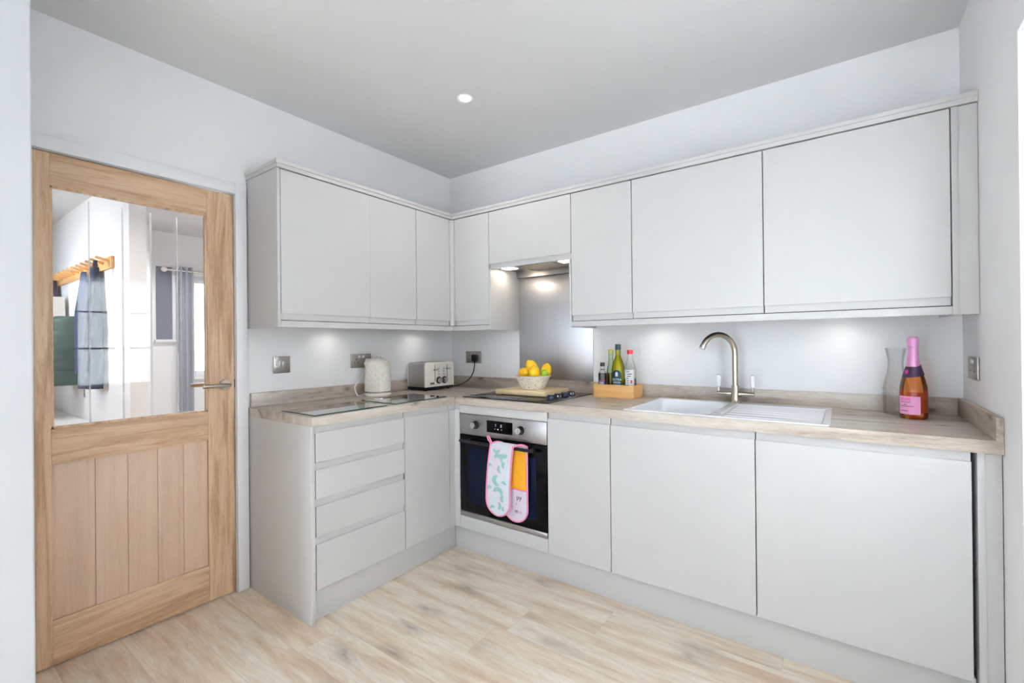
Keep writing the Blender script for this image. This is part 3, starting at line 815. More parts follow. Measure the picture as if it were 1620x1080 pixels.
# wave motifs on the front mitt
def motif(b, cx, cz, R, a0, a1, w, y):
    n = 10
    P = [(cx + R * math.cos(a0 + (a1 - a0) * i / n), cz + R * .9 * math.sin(a0 + (a1 - a0) * i / n)) for i in range(n + 1)]
    L, Q = [], []
    for i, (px, pz) in enumerate(P):
        a = a0 + (a1 - a0) * i / n; ww = w * math.sin(PI * (0.12 + 0.8 * i / n)) + .0015
        L.append(b.verts.new((px - ww * math.cos(a), y, pz - ww * math.sin(a)))); Q.append(b.verts.new((px + ww * math.cos(a), y, pz + ww * math.sin(a))))
    for i in range(n): b.faces.new([L[i], L[i + 1], Q[i + 1], Q[i]])
yM = yF - .0046
for cx, cz, R, a0, a1, w in ((.960, .602, .024, 2.9, -0.6, .011), (.984, .552, .022, 2.2, 4.3, .009), (.957, .490, .026, 1.7, 5.0, .012), (.955, .420, .026, 2.9, -.4, .012), (.950, .355, .020, 1.2, -1.2, .008), (1.002, .640, .018, 3.4, 6.0, .010), (1.005, .575, .015, 1.5, 4.4, .008), (.994, .470, .016, 2.4, .2, .008), (.999, .395, .018, 1.8, 4.4, .009), (.905, .560, .010, 0, 4.0, .006), (.900, .440, .010, 0, 4.0, .006), (.997, .345, .010, 2.0, 4.8, .006), (.920, .335, .012, 0.4, 3.6, .006), (.950, .660, .020, 3.3, 6.1, .008)):
    b = B(); motif(b, cx, cz, R, a0, a1, w, yM); t.part('wave_print', b, M['teal'], parent=mf, smooth=0)
# rear mitt
oK = outline(1.045, yK, .278, .676, .078, .006)
mk_ = t.part('rear_mitt', slab_from_outline(oK, .006, .002), M['mauve'])
b = B(); tube(b, oK, .0046, 8); t.part('binding', b, M['pinktrim'], parent=mk_, label='pink binding')
t.part('pocket_lining', bx(.974, 1.116, yK - .0042, yK - .0022, .452, .668), M['yellow'], parent=mk_, label='mustard quilted lining')
b = B(); tube(b, [(.972, yK - .004, .450), (1.118, yK - .004, .450)], .004, 8); t.part('pocket_hem', b, M['pinktrim'], parent=mk_)
RT = Matrix.Rotation(PI / 2, 4, 'X')
for s_, x, z, sz in (('py', 1.072, .410, .036), ('r', 1.054, .375, .022), ('m', 1.056, .336, .030), ('e', 1.080, .336, .032)):
    b = B(); text(b, s_, sz, Matrix.Translation((x, yK - .0052, z)) @ RT, .0003)
    t.part('lettering', b, M['pinktrim'] if s_ == 'e' else M['ink'], parent=mk_, smooth=0)
# the fold over the handle bar
b = B()
def fold(u, v):
    a = PI * v; cx = .983 + (1.051 - .983) * v; hw = GW * .94
    return (cx - hw + 2 * hw * u, -.628 - .0170 * math.cos(a), .679 + .013 * math.sin(a))
grid(b, fold, 8, 12, .004)
fo = t.part('fold', b, M['glove'])
for e_ in (0, 1):
    b = B(); tube(b, [fold(e_, i / 12) for i in range(13)], .0048, 8); t.part('binding', b, M['pinktrim'], parent=fo, label='pink binding')
b = B(); tube(b, spline([(.909, -.645, .682), (.899, -.655, .704), (.895, -.656, .718), (.902, -.656, .722), (.911, -.655, .708), (.916, -.646, .686)], 5), .0042, 8)
t.part('hanging_loop', b, M['pinktrim'], label='pink hanging loop')

# ---------------------------------------------------------------- hob
t = Thing('ceramic_hob', 'flat black glass hob with four side knobs set in the worktop', 'hob', (.935, -.32, .91))
t.part('glass_top', bx(.641, 1.231, -.577, -.066, .9104, .9155, bev=.0015), M['hobglass'])
b = B()
for cx, cy, r in ((.79, -.45, .095), (.79, -.19, .075), (1.0, -.45, .075), (1.0, -.19, .095)):
    tube(b, [(cx + r * math.cos(2 * PI * i / 48), cy + r * math.sin(2 * PI * i / 48), .9155) for i in range(48)], .0006, 4, closed=True)
M['greyprint'] = plain('grey_zone_print', srgb(96, 98, 102), 0.4)
t.part('zone_ring', b, M['greyprint'])
for i in range(4):
    y = -.445 + i * .074; x = 1.170
    b = B(); lathe(b, [(0, 0), (.026, 0), (.0265, .004), (.0235, .006), (.0215, .021), (.0195, .0235), (0, .0235)], (x, y, .9156), 30)
    k = t.part('knob', b, M['black'])
    b = B()
    for j in range(3):
        a = math.radians(-105 + j * 42)
        px, py = x + .0229 * math.cos(a), y + .0229 * math.sin(a)
        tb = B(); box(tb, -.0022 - .0015 * (j == 1), .0022 + .0015 * (j == 1), -.0006, .0006, -.005, .005)
        bmesh.ops.transform(tb, matrix=Matrix.Translation((px, py, .9285)) @ Matrix.Rotation(a + PI / 2, 4, 'Z'), verts=tb.verts); merge(b, tb)
    t.part('knob_marking', b, M['blueink'] if i % 2 == 0 else M['whiteink'], parent=k)

# chopping board on the hob
t = Thing('chopping_board', 'thick pale wooden chopping board lying on the hob under the fruit bowl', 'chopping board', (.92, -.26, .9156))
BX0, BX1, BY0, BY1 = .745, 1.098, -.395, -.120
t.part('board', bx(BX0, BX1, BY0, BY1, .9190, .9460, bev=.002), M['pine'])
for x in (BX0 + .03, BX1 - .03):
    for y in (BY0 + .03, BY1 - .03):
        b = B(); cyl(b, (x, y, .9156), (x, y, .9191), .008); t.part('foot', b, M['black'])

# fruit bowl
def speckle():
    nt = NT('speckled_glaze')
    tc = nt.n('ShaderNodeTexCoord')
    vo = nt.n('ShaderNodeTexVoronoi', i_Scale=78.0); nt.l(tc.outputs['Object'], vo.inputs['Vector'])
    k = nt.ramp(vo.outputs[0], [(0.20, (1, 1, 1, 1)), (0.27, (0, 0, 0, 1))])
    pick = nt.n('ShaderNodeSeparateColor'); nt.l(vo.outputs[1], pick.inputs[0])
    on = nt.math('GREATER_THAN', pick.outputs[0], 0.12)
    sc = nt.ramp(pick.outputs[1], [(0.0, srgb(54, 48, 48)), (0.45, srgb(92, 74, 66)), (0.7, srgb(150, 128, 84)), (1.0, srgb(66, 74, 98))], 'CONSTANT')
    c = nt.mix(nt.math('MULTIPLY', k, on), srgb(232, 226, 214), sc)
    principled(nt, Base_Color=c, Roughness=0.35); return nt.m
M['speckle'] = speckle()
bc = (.930, -.262, .9462)
b = B(); lathe(b, [(0, .003), (.052, .002), (.064, 0), (.070, .006), (.081, .026), (.096, .056), (.104, .070), (.1105, .0765), (.1115, .081), (.108, .082), (.100, .074), (.090, .052), (.075, .024), (.060, .012), (0, .010)], (0, 0, 0), 48)
o = solo('fruit_bowl', b, M['speckle'], 'speckled cream bowl holding lemons and a lime on the wooden board', 'bowl', smooth=50); o.location = bc
def citrus_mat(name, a, c):
    nt = NT(name); tc = nt.n('ShaderNodeTexCoord')
    nz = nt.n('ShaderNodeTexNoise', i_Scale=18.0, i_Detail=2.0); nt.l(tc.outputs['Object'], nz.inputs[0])
    n2 = nt.n('ShaderNodeTexNoise', i_Scale=320.0); nt.l(tc.outputs['Object'], n2.inputs[0])
    bp = nt.n('ShaderNodeBump', i_Strength=0.15, i_Distance=0.001); nt.l(n2.outputs[0], bp.inputs['Height'])
    principled(nt, Base_Color=nt.ramp(nz.outputs[0], [(0.35, a), (0.65, c)]), Roughness=0.38, Normal=bp.outputs[0]); return nt.m
M['lemon'] = citrus_mat('lemon_peel', srgb(240, 176, 10), srgb(250, 214, 30)); M['lime'] = citrus_mat('lime_peel', srgb(120, 160, 20), srgb(170, 196, 40))
def citrus(name, label, cat, r, L, mat, loc, rot, group):
    n = 16; P = []
    for i in range(n + 1):
        a = PI * i / n; z = -L * math.cos(a); rr = r * math.sin(a) ** .9
        if i in (n - 1,): z += .004
        P.append((rr if 0 < i < n else 0, z + (.007 if i == n else (-.003 if i == 0 else 0))))
    b = B(); lathe(b, P, (0, 0, 0), 28)
    me = mesh_of(name, b, mat, (0, 0, 0), 60)
    o = bpy.data.objects.new(name, me); C.objects.link(o); o.location = loc; o.rotation_euler = rot
    o['label'] = label; o['category'] = cat; o['group'] = group
G = 'citrus fruit in the speckled bowl'
zf = .9462
citrus('lemon', 'lemon lying at the left front of the speckled bowl', 'lemon', .033, .043, M['lemon'], (.868, -.268, zf + .094), (PI / 2, 0, math.radians(60)), G)
citrus('lemon', 'large lemon standing highest in the middle front of the speckled bowl', 'lemon', .034, .039, M['lemon'], (.970, -.305, zf + .104), (.5, .3, 0), G)
citrus('lemon', 'lemon at the very top of the pile, behind the others', 'lemon', .035, .041, M['lemon'], (.905, -.240, zf + .133), (.4, -.5, .3), G)
citrus('lemon', 'lemon at the right edge of the speckled bowl', 'lemon', .032, .042, M['lemon'], (.990, -.205, zf + .110), (.2, .35, 0), G)
citrus('lemon', 'lemon low in the middle of the speckled bowl beneath the topmost lemon', 'lemon', .033, .040, M['lemon'], (.925, -.235, zf + .057), (PI / 2, 0, .4), G)
citrus('lime', 'green lime tucked between lemons in the speckled bowl', 'lime', .025, .028, M['lime'], (1.009, -.257, zf + .092), (.9, .4, 0), G)

# ---------------------------------------------------------------- bottle tray and bottles
TX0, TX1, TY0, TY1, TZ = 1.288, 1.530, -.168, -.026, .9105
t = Thing('bottle_tray', 'open honey-coloured bamboo box holding oil and vinegar bottles', 'tray', (1.41, -.10, TZ))
TH = .072
t.part('base', bx(TX0 + .009, TX1 - .009, TY0 + .009, TY1 - .009, TZ, TZ + .006), M['bamboo'])
for a in ((TX0, TX1, TY0, TY0 + .009), (TX0, TX1, TY1 - .009, TY1), (TX0, TX0 + .009, TY0 + .009, TY1 - .009), (TX1 - .009, TX1, TY0 + .009, TY1 - .009)):
    t.part('side', bx(*a, TZ, TZ + TH, bev=.0012), M['bamboo'])
BZ = TZ + .0062
M['g_olive'] = glassy('olive_glass', srgb(236, 234, 140), 1.45, 1.0); M['g_clear'] = glassy('clear_bottle_glass', (0.992, 0.995, 0.993, 1), 1.35, 0.5)
M['g_green'] = glassy('pale_green_glass', srgb(232, 243, 222), 1.4, 0.8); M['g_brown'] = solidglass('dark_brown_glass', srgb(92, 52, 22))
M['oil_liquid'] = plain('olive_oil', srgb(206, 198, 48), 0.15, var=.05); M['dark_liquid'] = plain('dark_vinegar', srgb(40, 22, 14), 0.15)
M['amber_liquid'] = plain('amber_oil', srgb(172, 120, 24), 0.15)
M['water_liquid'] = glassy('clear_vinegar', (0.93, 0.95, 0.95, 1), 1.2, 1.0)
M['cap_green'] = plain('dark_green_cap', srgb(22, 62, 66), 0.35); M['cap_yellow'] = plain('yellow_foil_cap', srgb(206, 196, 92), 0.35)
M['cap_red'] = plain('red_cap', srgb(214, 30, 44), 0.35); M['lab_green'] = plain('dark_green_label', srgb(18, 66, 62), 0.6); M['lab_blue'] = plain('navy_label', srgb(28, 36, 92), 0.6)
M['lab_white'] = plain('white_label', srgb(226, 228, 232), 0.6); M['lab_red'] = plain('red_ink', srgb(186, 34, 52), 0.6); M['lab_leaf'] = plain('leaf_green_ink', srgb(40, 120, 76), 0.6)
def facing(x, y):      # angle from a bottle to the viewer's side of the room
    return math.atan2(-2.568 - y, 2.481 - x)
def label_patch(b, c, r, a_mid, a_half, z0, z1, n=12, arch=0.0):
    """curved label standing just off a round bottle"""
    lo, hi = [], []
    for i in range(n + 1):
        u = i / n; a = a_mid - a_half + 2 * a_half * u
        x, y = c[0] + r * math.cos(a), c[1] + r * math.sin(a)
        lo.append((b.verts.new((x, y, z0)), b.verts.new((c[0] + (r - .0006) * math.cos(a), c[1] + (r - .0006) * math.sin(a), z0))))
        zz = z1 + arch * (math.sqrt(max(0, 1 - (2 * u - 1) ** 2)) - 1)
        hi.append((b.verts.new((x, y, zz)), b.verts.new((c[0] + (r - .0006) * math.cos(a), c[1] + (r - .0006) * math.sin(a), zz))))
    for i in range(n):
        for s in (0, 1): b.faces.new([lo[i][s], lo[i + 1][s], hi[i + 1][s], hi[i][s]])
        b.faces.new([lo[i][0], lo[i + 1][0], lo[i + 1][1], lo[i][1]]); b.faces.new([hi[i][0], hi[i + 1][0], hi[i + 1][1], hi[i][1]])
    for i in (0, n): b.faces.new([lo[i][0], hi[i][0], hi[i][1], lo[i][1]])
def bend_text(b, s, size, c, r, a_mid, z):
    tb = B(); text(tb, s, size, Matrix(), .0002)
    for v in tb.verts:
        a = a_mid + v.co.x / r; rr = r + v.co.z
        v.co = Vector((c[0] + rr * math.cos(a), c[1] + rr * math.sin(a), z + v.co.y))
    merge(b, tb)
def inner(prof, w, ztop):
    out = [(0, prof[0][1] + w)]
    for r, z in prof:
        if r <= 0: continue
        if z + w > ztop: break
        out.append((max(r - w, .001), max(z, prof[0][1] + w)))
    out.append((out[-1][0], ztop)); out.append((0, ztop)); return out

# olive oil
x, y = 1.412, -.100
t = Thing('oil_bottle', 'large olive oil bottle with dark green cap and green label in the bamboo box', 'bottle', (x, y, BZ), group='bottles in the bamboo box')
pr = [(0, 0), (.034, 0), (.037, .004), (.037, .150), (.035, .168), (.027, .196), (.0165, .220), (.0140, .240), (.0135, .266), (.0135, .272), (0, .272)]
b = B(); lathe(b, pr, (x, y, BZ)); t.part('glass_body', b, M['g_olive'])
b = B(); lathe(b, inner(pr, .003, .235), (x, y, BZ)); t.part('oil', b, M['oil_liquid'])
b = B(); lathe(b, [(0, 0), (.0165, 0), (.0165, .030), (.0155, .033), (0, .033)], (x, y, BZ + .262)); t.part('cap', b, M['cap_green'])
a = facing(x, y) - .25
b = B(); label_patch(b, (x, y), .0376, a, .78, BZ + .035, BZ + .148, arch=.03); lb = t.part('label', b, M['lab_green'])
b = B()
for s, z, sz in (('EXTRA', .094, .018), ('VIRGIN', .077, .014), ('OLIVE OIL', .063, .010)): bend_text(b, s, sz, (x, y), .0382, a, BZ + z)
label_patch(b, (x, y), .0381, a, .20, BZ + .112, BZ + .138, arch=.012)
t.part('lettering', b, M['whiteink'], parent=lb)
# small dark bottle
x, y = 1.328, -.130
t = Thing('sauce_bottle', 'small dark bottle with black cap and navy label in the bamboo box', 'bottle', (x, y, BZ), group='bottles in the bamboo box')
pr = [(0, 0), (.023, 0), (.025, .003), (.025, .118), (.021, .132), (.0125, .142), (.0115, .152), (.0115, .178), (0, .178)]
b = B(); lathe(b, pr, (x, y, BZ)); t.part('glass_body', b, M['g_clear'])
b = B(); lathe(b, inner(pr, .002, .128), (x, y, BZ)); t.part('sauce', b, M['dark_liquid'])
b = B(); lathe(b, [(0, 0), (.0135, 0), (.0135, .021), (0, .022)], (x, y, BZ + .168)); t.part('cap', b, M['black'])
b = B(); lathe(b, [(.0116, 0), (.0136, 0), (.0136, .003), (.0116, .003)], (x, y, BZ + .148), closed=True); t.part('neck_ring', b, M['black'])
a = facing(x, y) - .35
b = B(); label_patch(b, (x, y), .0255, a, .95, BZ + .03, BZ + .094); lb = t.part('label', b, M['lab_blue'])
b = B()
label_patch(b, (x, y), .0259, a, .7, BZ + .083, BZ + .089); t.part('label_band', b, M['lab_red'], parent=lb)
b = B()
for z in (.074, .066, .052): label_patch(b, (x, y), .0259, a, .55, BZ + z, BZ + z + .0035)
t.part('label_lines', b, M['whiteink'], parent=lb)
# pale green bottle behind
x, y = 1.352, -.066
t = Thing('oil_bottle', 'slim pale green bottle with yellow cap standing behind the small dark bottle', 'bottle', (x, y, BZ), group='bottles in the bamboo box')
pr = [(0, 0), (.024, 0), (.026, .003), (.026, .120), (.024, .145), (.0160, .180), (.0135, .200), (.0130, .250), (0, .250)]
b = B(); lathe(b, pr, (x, y, BZ)); t.part('glass_body', b, M['g_green'])
b = B(); lathe(b, inner(pr, .0025, .125), (x, y, BZ)); t.part('oil', b, M['amber_liquid'])
b = B(); lathe(b, [(0, 0), (.0150, 0), (.0150, .019), (.0140, .021), (0, .021)], (x, y, BZ + .242)); t.part('cap', b, M['cap_yellow'])
# clear bottle with red cap
x, y = 1.4845, -.100
t = Thing('vinegar_bottle', 'clear bottle with red cap and printed white label at the right of the bamboo box', 'bottle', (x, y, BZ), group='bottles in the bamboo box')
pr = [(0, 0), (.030, 0), (.033, .004), (.033, .150), (.031, .168), (.022, .196), (.0145, .216), (.0135, .246), (.0135, .252), (0, .252)]
b = B(); lathe(b, pr, (x, y, BZ)); t.part('glass_body', b, M['g_clear'])
b = B(); lathe(b, inner(pr, .0025, .10), (x, y, BZ)); t.part('vinegar', b, M['water_liquid'])
b = B(); lathe(b, [(0, 0), (.0165, 0), (.0165, .022), (.0155, .024), (0, .024)], (x, y, BZ + .238)); t.part('cap', b, M['cap_red'])
a = facing(x, y)
b = B(); label_patch(b, (x, y), .0336, a - .15, .75, BZ + .03, BZ + .150); lb = t.part('label', b, M['lab_white'])
b = B()
for i, (aa, hw) in enumerate(((-.45, .28), (-.2, .40), (-.3, .32), (-.5, .2), (-.5, .2), (-.5, .18), (-.5, .22), (-.5, .18))):
    label_patch(b, (x, y), .0340, a + aa + .05, hw, BZ + .138 - i * .0125, BZ + .142 - i * .0125)
t.part('label_lines', b, M['ink'], parent=lb)
b = B(); label_patch(b, (x, y), .0341, a + .18, .14, BZ + .076, BZ + .094, arch=.006); t.part('label_picture', b, M['lab_red'], parent=lb)
b = B(); label_patch(b, (x, y), .0341, a + .28, .16, BZ + .045, BZ + .066, arch=.006); t.part('label_picture', b, M['lab_leaf'], parent=lb)

# ---------------------------------------------------------------- sink and tap
t = Thing('kitchen_sink', 'white single-bowl sink with grooved drainer set in the long worktop', 'sink', (2.03, -.31, .91))
zr = .9155
bx0, bx1, by0, by1 = SX0 + .022, 2.010, SY0 + .028, SY1 - .050
b = B()
# rim and drainer slab with the bowl opening
cells = [(SX0, bx0, SY0, SY1), (bx1, SX1, SY0, SY1), (bx0, bx1, SY0, by0), (bx0, bx1, by1, SY1)]
def rr_ring(x0, x1, y0, y1, r, z, n=5):
    P = []
    for cx, cy, a0 in ((x1 - r, y1 - r, 0), (x0 + r, y1 - r, PI / 2), (x0 + r, y0 + r, PI), (x1 - r, y0 + r, 1.5 * PI)):
        for i in range(n + 1):
            a = a0 + PI / 2 * i / n; P.append((cx + r * math.cos(a), cy + r * math.sin(a), z))
    return P
def bridge(bm, rings, cap_last=False, cap_first=False):
    R = [[bm.verts.new(p) for p in ring] for ring in rings]; n = len(R[0])
    for a, c in zip(R[:-1], R[1:]):
        for i in range(n): bm.faces.new([a[i], a[(i + 1) % n], c[(i + 1) % n], c[i]])
    if cap_last: bm.faces.new(R[-1])
    if cap_first: bm.faces.new(R[0])
bridge(b, [rr_ring(SX0 + .012, SX1 - .012, SY0 + .012, SY1 - .012, .012, .8995), rr_ring(SX0, SX1, SY0, SY1, .014, .9102), rr_ring(SX0, SX1, SY0, SY1, .014, zr - .002), rr_ring(SX0 + .003, SX1 - .003, SY0 + .003, SY1 - .003, .013, zr)])
# top plate left of / round the bowl built as strips
inn = rr_ring(bx0, bx1, by0, by1, .03, zr)
outr = rr_ring(SX0 + .003, 2.022, SY0 + .003, SY1 - .003, .013, zr)
bridge(b, [outr, inn, rr_ring(bx0 + .004, bx1 - .004, by0 + .004, by1 - .004, .03, zr - .004), rr_ring(bx0 + .012, bx1 - .012, by0 + .012, by1 - .012, .035, zr - .10), rr_ring(bx0 + .02, bx1 - .02, by0 + .02, by1 - .02, .04, zr - .16), rr_ring(bx0 + .05, bx1 - .05, by0 + .05, by1 - .05, .05, zr - .175)], cap_last=True)
# drainer: raised border, sloping recessed field
dx0, dx1, dy0, dy1 = 2.040, SX1 - .020, SY0 + .024, SY1 - .075
bridge(b, [rr_ring(2.022, SX1 - .003, SY0 + .003, SY1 - .003, .006, zr), rr_ring(dx0, dx1, dy0, dy1, .02, zr), rr_ring(dx0 + .006, dx1 - .006, dy0 + .006, dy1 - .006, .02, zr - .006)], cap_last=True)
t.part('basin', b, M['sink'])
b = B()
for i in range(6):
    y = dy0 + .05 + i * (dy1 - dy0 - .09) / 5
    tube(b, [(dx0 + .02, y, zr - .0090), (dx0 + .04, y, zr - .0080), (dx0 + .20 + .05 * (i % 2), y, zr - .0080), (dx0 + .26 + .05 * (i % 2), y, zr - .0100)], .0045, 10)
t.part('drainer_ridge', b, M['sink'])
b = B(); lathe(b, [(0, 0), (.040, 0), (.043, .003), (0, .004)], (1.83, -.31, zr - .1745)); t.part('waste', b, M['chrome'])
b = B(); cyl(b, (bx1 - .0075, -.495, zr - .030), (bx1 - .0130, -.495, zr - .030), .017, .016, 28); t.part('overflow', b, M['chrome'])
b = B(); lathe(b, [(0, 0), (.021, 0), (.022, .003), (.014, .0045), (0, .0045)], (2.031, -.520, zr)); t.part('pop_up_knob', b, M['chrome'])

tx, ty = 2.029, -.088; zr += .0004
t = Thing('mixer_tap', 'brushed nickel swan-neck mixer tap with two white lever handles', 'tap', (tx, ty, zr))
b = B(); lathe(b, [(0, 0), (.027, 0), (.027, .003), (.022, .008), (.0195, .018), (.0190, .080), (.0175, .083), (.0175, .086), (0, .086)], (tx, ty, zr), 32)
t.part('tap_body', b, M['nickel'])
th_ = math.radians(180 + 48); R = .0925; col_top = 1.163
pts = [(tx, ty, zr + .084), (tx, ty, 1.10)]
for i in range(19):
    a = PI * i / 18 * .86; d = R - R * math.cos(a)
    pts.append((tx + d * math.cos(th_), ty + d * math.sin(th_), col_top + R * math.sin(a)))
b = B(); tube(b, pts, .0135, 18); sp_ = t.part('spout', b, M['nickel'])
e0, e1 = Vector(pts[-1]), Vector(pts[-1]) + (Vector(pts[-1]) - Vector(pts[-2])).normalized() * .018
b = B(); cyl(b, e0, e1, .0150, .0150, 20); t.part('aerator', b, M['chrome'], parent=sp_)
zc_ = .960
for s in (-1, 1):
    b = B(); cyl(b, (tx + s * .016, ty, zc_), (tx + s * .040, ty, zc_), .0150, .0145, 20); cyl(b, (tx + s * .040, ty, zc_), (tx + s * .086, ty, zc_), .0135, .0105, 20)
    arm = t.part('valve_arm', b, M['nickel'])
    hx = tx + s * .078
    b = B(); cyl(b, (hx, ty, zc_ + .006), (hx, ty, zc_ + .034), .0055, .0065, 16); st = t.part('lever_stem', b, M['chrome'], parent=None)
    b = B(); lathe(b, [(0, 0), (.0075, 0), (.0095, .010), (.0115, .050), (.0105, .056), (0, .057)], (hx, ty, zc_ + .034), 20); t.part('lever_handle', b, M['sink'], parent=st, label='white ceramic lever handle')
    b = B(); lathe(b, [(0, 0), (.0085, 0), (.0085, .003), (.004, .007), (0, .0075)], (hx, ty, zc_ + .090), 16); t.part('finial', b, M['chrome'], parent=st)

# ---------------------------------------------------------------- carafe and pink bottle
x, y = 2.652, -.068
b = B()
po = [(0, 0), (.040, 0), (.043, .004), (.044, .020), (.044, .105), (.041, .130), (.031, .170), (.0265, .200), (.0275, .230), (.034, .268), (.037, .276)]
pi_ = [(.0355, .276), (.0325, .267), (.0260, .230), (.0250, .200), (.0295, .170), (.0395, .130), (.0424, .105), (.0424, .020), (.041, .008), (0, .006)]
lathe(b, po + pi_, (0, 0, 0), 44)
for k in range(16):
    for j in range(3):
        a = 2 * PI * k / 16 + j * .2; ball(b, (.0445 * math.cos(a), .0445 * math.sin(a), .06 + j * .022), .0035, u=8, v=6)
o = solo('glass_carafe', b, M['g_clear'], 'empty clear glass carafe standing behind the pink-topped bottle', 'carafe', smooth=60); o.location = (x, y, .9102)

def rose_mat():
    nt = NT('rose_wine_in_glass')
    tr = nt.n('ShaderNodeBsdfTransparent'); tr.inputs[0].default_value = (1.0, .56, .23, 1)
    tl = nt.n('ShaderNodeBsdfTranslucent'); tl.inputs[0].default_value = (1.0, .50, .16, 1)
    df = nt.n('ShaderNodeBsdfDiffuse'); df.inputs[0].default_value = (1.0, .40, .13, 1)
    m0 = nt.n('ShaderNodeMixShader', i_Fac=0.5); nt.l(tl.outputs[0], m0.inputs[1]); nt.l(df.outputs[0], m0.inputs[2])
    m1 = nt.n('ShaderNodeMixShader', i_Fac=0.15); nt.l(tr.outputs[0], m1.inputs[1]); nt.l(m0.outputs[0], m1.inputs[2])
    gl = nt.n('ShaderNodeBsdfGlossy'); gl.inputs['Roughness'].default_value = .03
    fr = nt.n('ShaderNodeFresnel'); fr.inputs[0].default_value = 1.45
    mx = nt.n('ShaderNodeMixShader'); nt.l(fr.outputs[0], mx.inputs[0]); nt.l(m1.outputs[0], mx.inputs[1]); nt.l(gl.outputs[0], mx.inputs[2])
    nt.l(mx.outputs[0], nt.out.inputs[0]); return nt.m
M['rose'] = rose_mat(); M['lab_back'] = plain('deep_red_back_label', srgb(176, 26, 22), 0.6)
M['foil'] = plain('pink_foil', srgb(214, 150, 196), 0.38, 0.35, var=.06, scale=60); M['lab_pink'] = plain('pink_label', srgb(232, 158, 198), 0.6); M['collar'] = plain('dark_purple_collar', srgb(46, 22, 56), 0.45)
M['magenta'] = plain('magenta_ink', srgb(206, 40, 130), 0.6)
x, y = 2.697, -.196; z0 = .9102
t = Thing('wine_bottle', 'bottle of orange-pink sparkling wine with pink foil neck and pink label', 'bottle', (x, y, z0))
pr = [(0, .012), (.020, .006), (.034, 0), (.040, .001), (.0435, .006), (.0440, .020), (.0440, .105), (.0418, .130), (.0345, .163), (.0287, .180), (.0212, .207), (.0180, .235), (.0158, .262), (.0148, .290), (.0148, .300), (.0148, .310), (0, .310)]
b = B(); lathe(b, pr, (x, y, z0), 44); t.part('glass_body', b, M['rose'])
b = B(); lathe(b, [(.0224, .205), (.0192, .233), (.0170, .260), (.0162, .275), (.0160, .282), (.0185, .286), (.0185, .290), (.0175, .294), (.0185, .300), (.0180, .316), (.0150, .322), (0, .323), (0, .312), (.0150, .311), (.0150, .288), (.0160, .262), (.0182, .235), (.0213, .2055)], (x, y, z0), 44)
for k in range(22):
    a = 2 * PI * k / 22; tube(b, [(x + .0185 * math.cos(a), y + .0185 * math.sin(a), z0 + .299), (x + .0178 * math.cos(a), y + .0178 * math.sin(a), z0 + .318)], .0011, 5)
t.part('foil', b, M['foil'])
a = facing(x, y)
b = B(); lathe(b, [(.0330, .170), (.0300, .180), (.0226, .208), (.0216, .208), (.0289, .180), (.0322, .170)], (x, y, z0), 44, closed=True)
for v in b.verts:       # slant the collar like a wrapped ribbon, low at the front seal
    aa = math.atan2(v.co.y - y, v.co.x - x) - (a - .75); k = .012 * math.cos(aa)
    f_ = 1 + .20 * k / .012 * .25
    v.co.z -= k * .6; v.co.x = x + (v.co.x - x) * (1 + .06 * max(0, math.cos(aa)) + .03); v.co.y = y + (v.co.y - y) * (1 + .06 * max(0, math.cos(aa)) + .03)
cl = t.part('collar', b, M['collar'])
b = B(); aa = a - .72; ball(b, (x + .0285 * math.cos(aa), y + .0285 * math.sin(aa), z0 + .184), .0095, .6, .6, 1.0); t.part('seal', b, M['magenta'], parent=cl)
aL = a - .38
b = B(); label_patch(b, (x, y), .0436, a + PI - .30, .80, z0 + .020, z0 + .100, 18); t.part('back_label', b, M['lab_back'])
b = B(); label_patch(b, (x, y), .0446, aL, .86, z0 + .020, z0 + .090, 18); lb = t.part('label', b, M['lab_pink'])
b = B(); bend_text(b, 'ROSÉ', .016, (x, y), .0450, aL - .22, z0 + .078); t.part('lettering', b, M['magenta'], parent=lb)
b = B()
for dz, aa, hw in ((.066, -.25, .42), (.056, -.2, .12), (.050, -.12, .5), (.032, -.3, .3)): label_patch(b, (x, y), .0449, aL + aa, hw, z0 + dz, z0 + dz + .0022)
t.part('label_lines', b, M['collar'], parent=lb)

# ---------------------------------------------------------------- glass boards
def board_glass():
    nt = NT('green_tinted_glass')
    tr = nt.n('ShaderNodeBsdfTransparent'); tr.inputs[0].default_value = (.86, .94, .91, 1)
    gl = nt.n('ShaderNodeBsdfGlossy'); gl.inputs['Roughness'].default_value = 0.02
    fr = nt.n('ShaderNodeFresnel'); fr.inputs[0].default_value = 1.52
    mx = nt.n('ShaderNodeMixShader'); nt.l(nt.math('MULTIPLY', fr.outputs[0], 2.0, clamp=True), mx.inputs[0]); nt.l(tr.outputs[0], mx.inputs[1]); nt.l(gl.outputs[0], mx.inputs[2])
    nt.l(mx.outputs[0], nt.out.inputs[0]); return nt.m
M['boardglass'] = board_glass(); M['glassedge'] = plain('dark_green_glass_edge', srgb(34, 74, 66), 0.15)
def glass_board(x0, x1, y0, y1, label):
    t = Thing('glass_board', label, 'chopping board', ((x0 + x1) / 2, (y0 + y1) / 2, .9102))
    for x in (x0 + .03, x1 - .03):
        for y in (y0 + .03, y1 - .03):
            b = B(); cyl(b, (x, y, .9102), (x, y, .9122), .007, seg=12); t.part('foot', b, M['white_plastic'])
    t.part('pane', bx(x0 + .0012, x1 - .0012, y0 + .0012, y1 - .0012, .9122, .9160), M['boardglass'])
    b = B(); w = .0012
    for a in ((x0, x1, y0, y0 + w), (x0, x1, y1 - w, y1), (x0, x0 + w, y0 + w, y1 - w), (x1 - w, x1, y0 + w, y1 - w)): box(b, *a, .9121, .9161)
    t.part('edge', b, M['glassedge'], label='dark green polished edge')
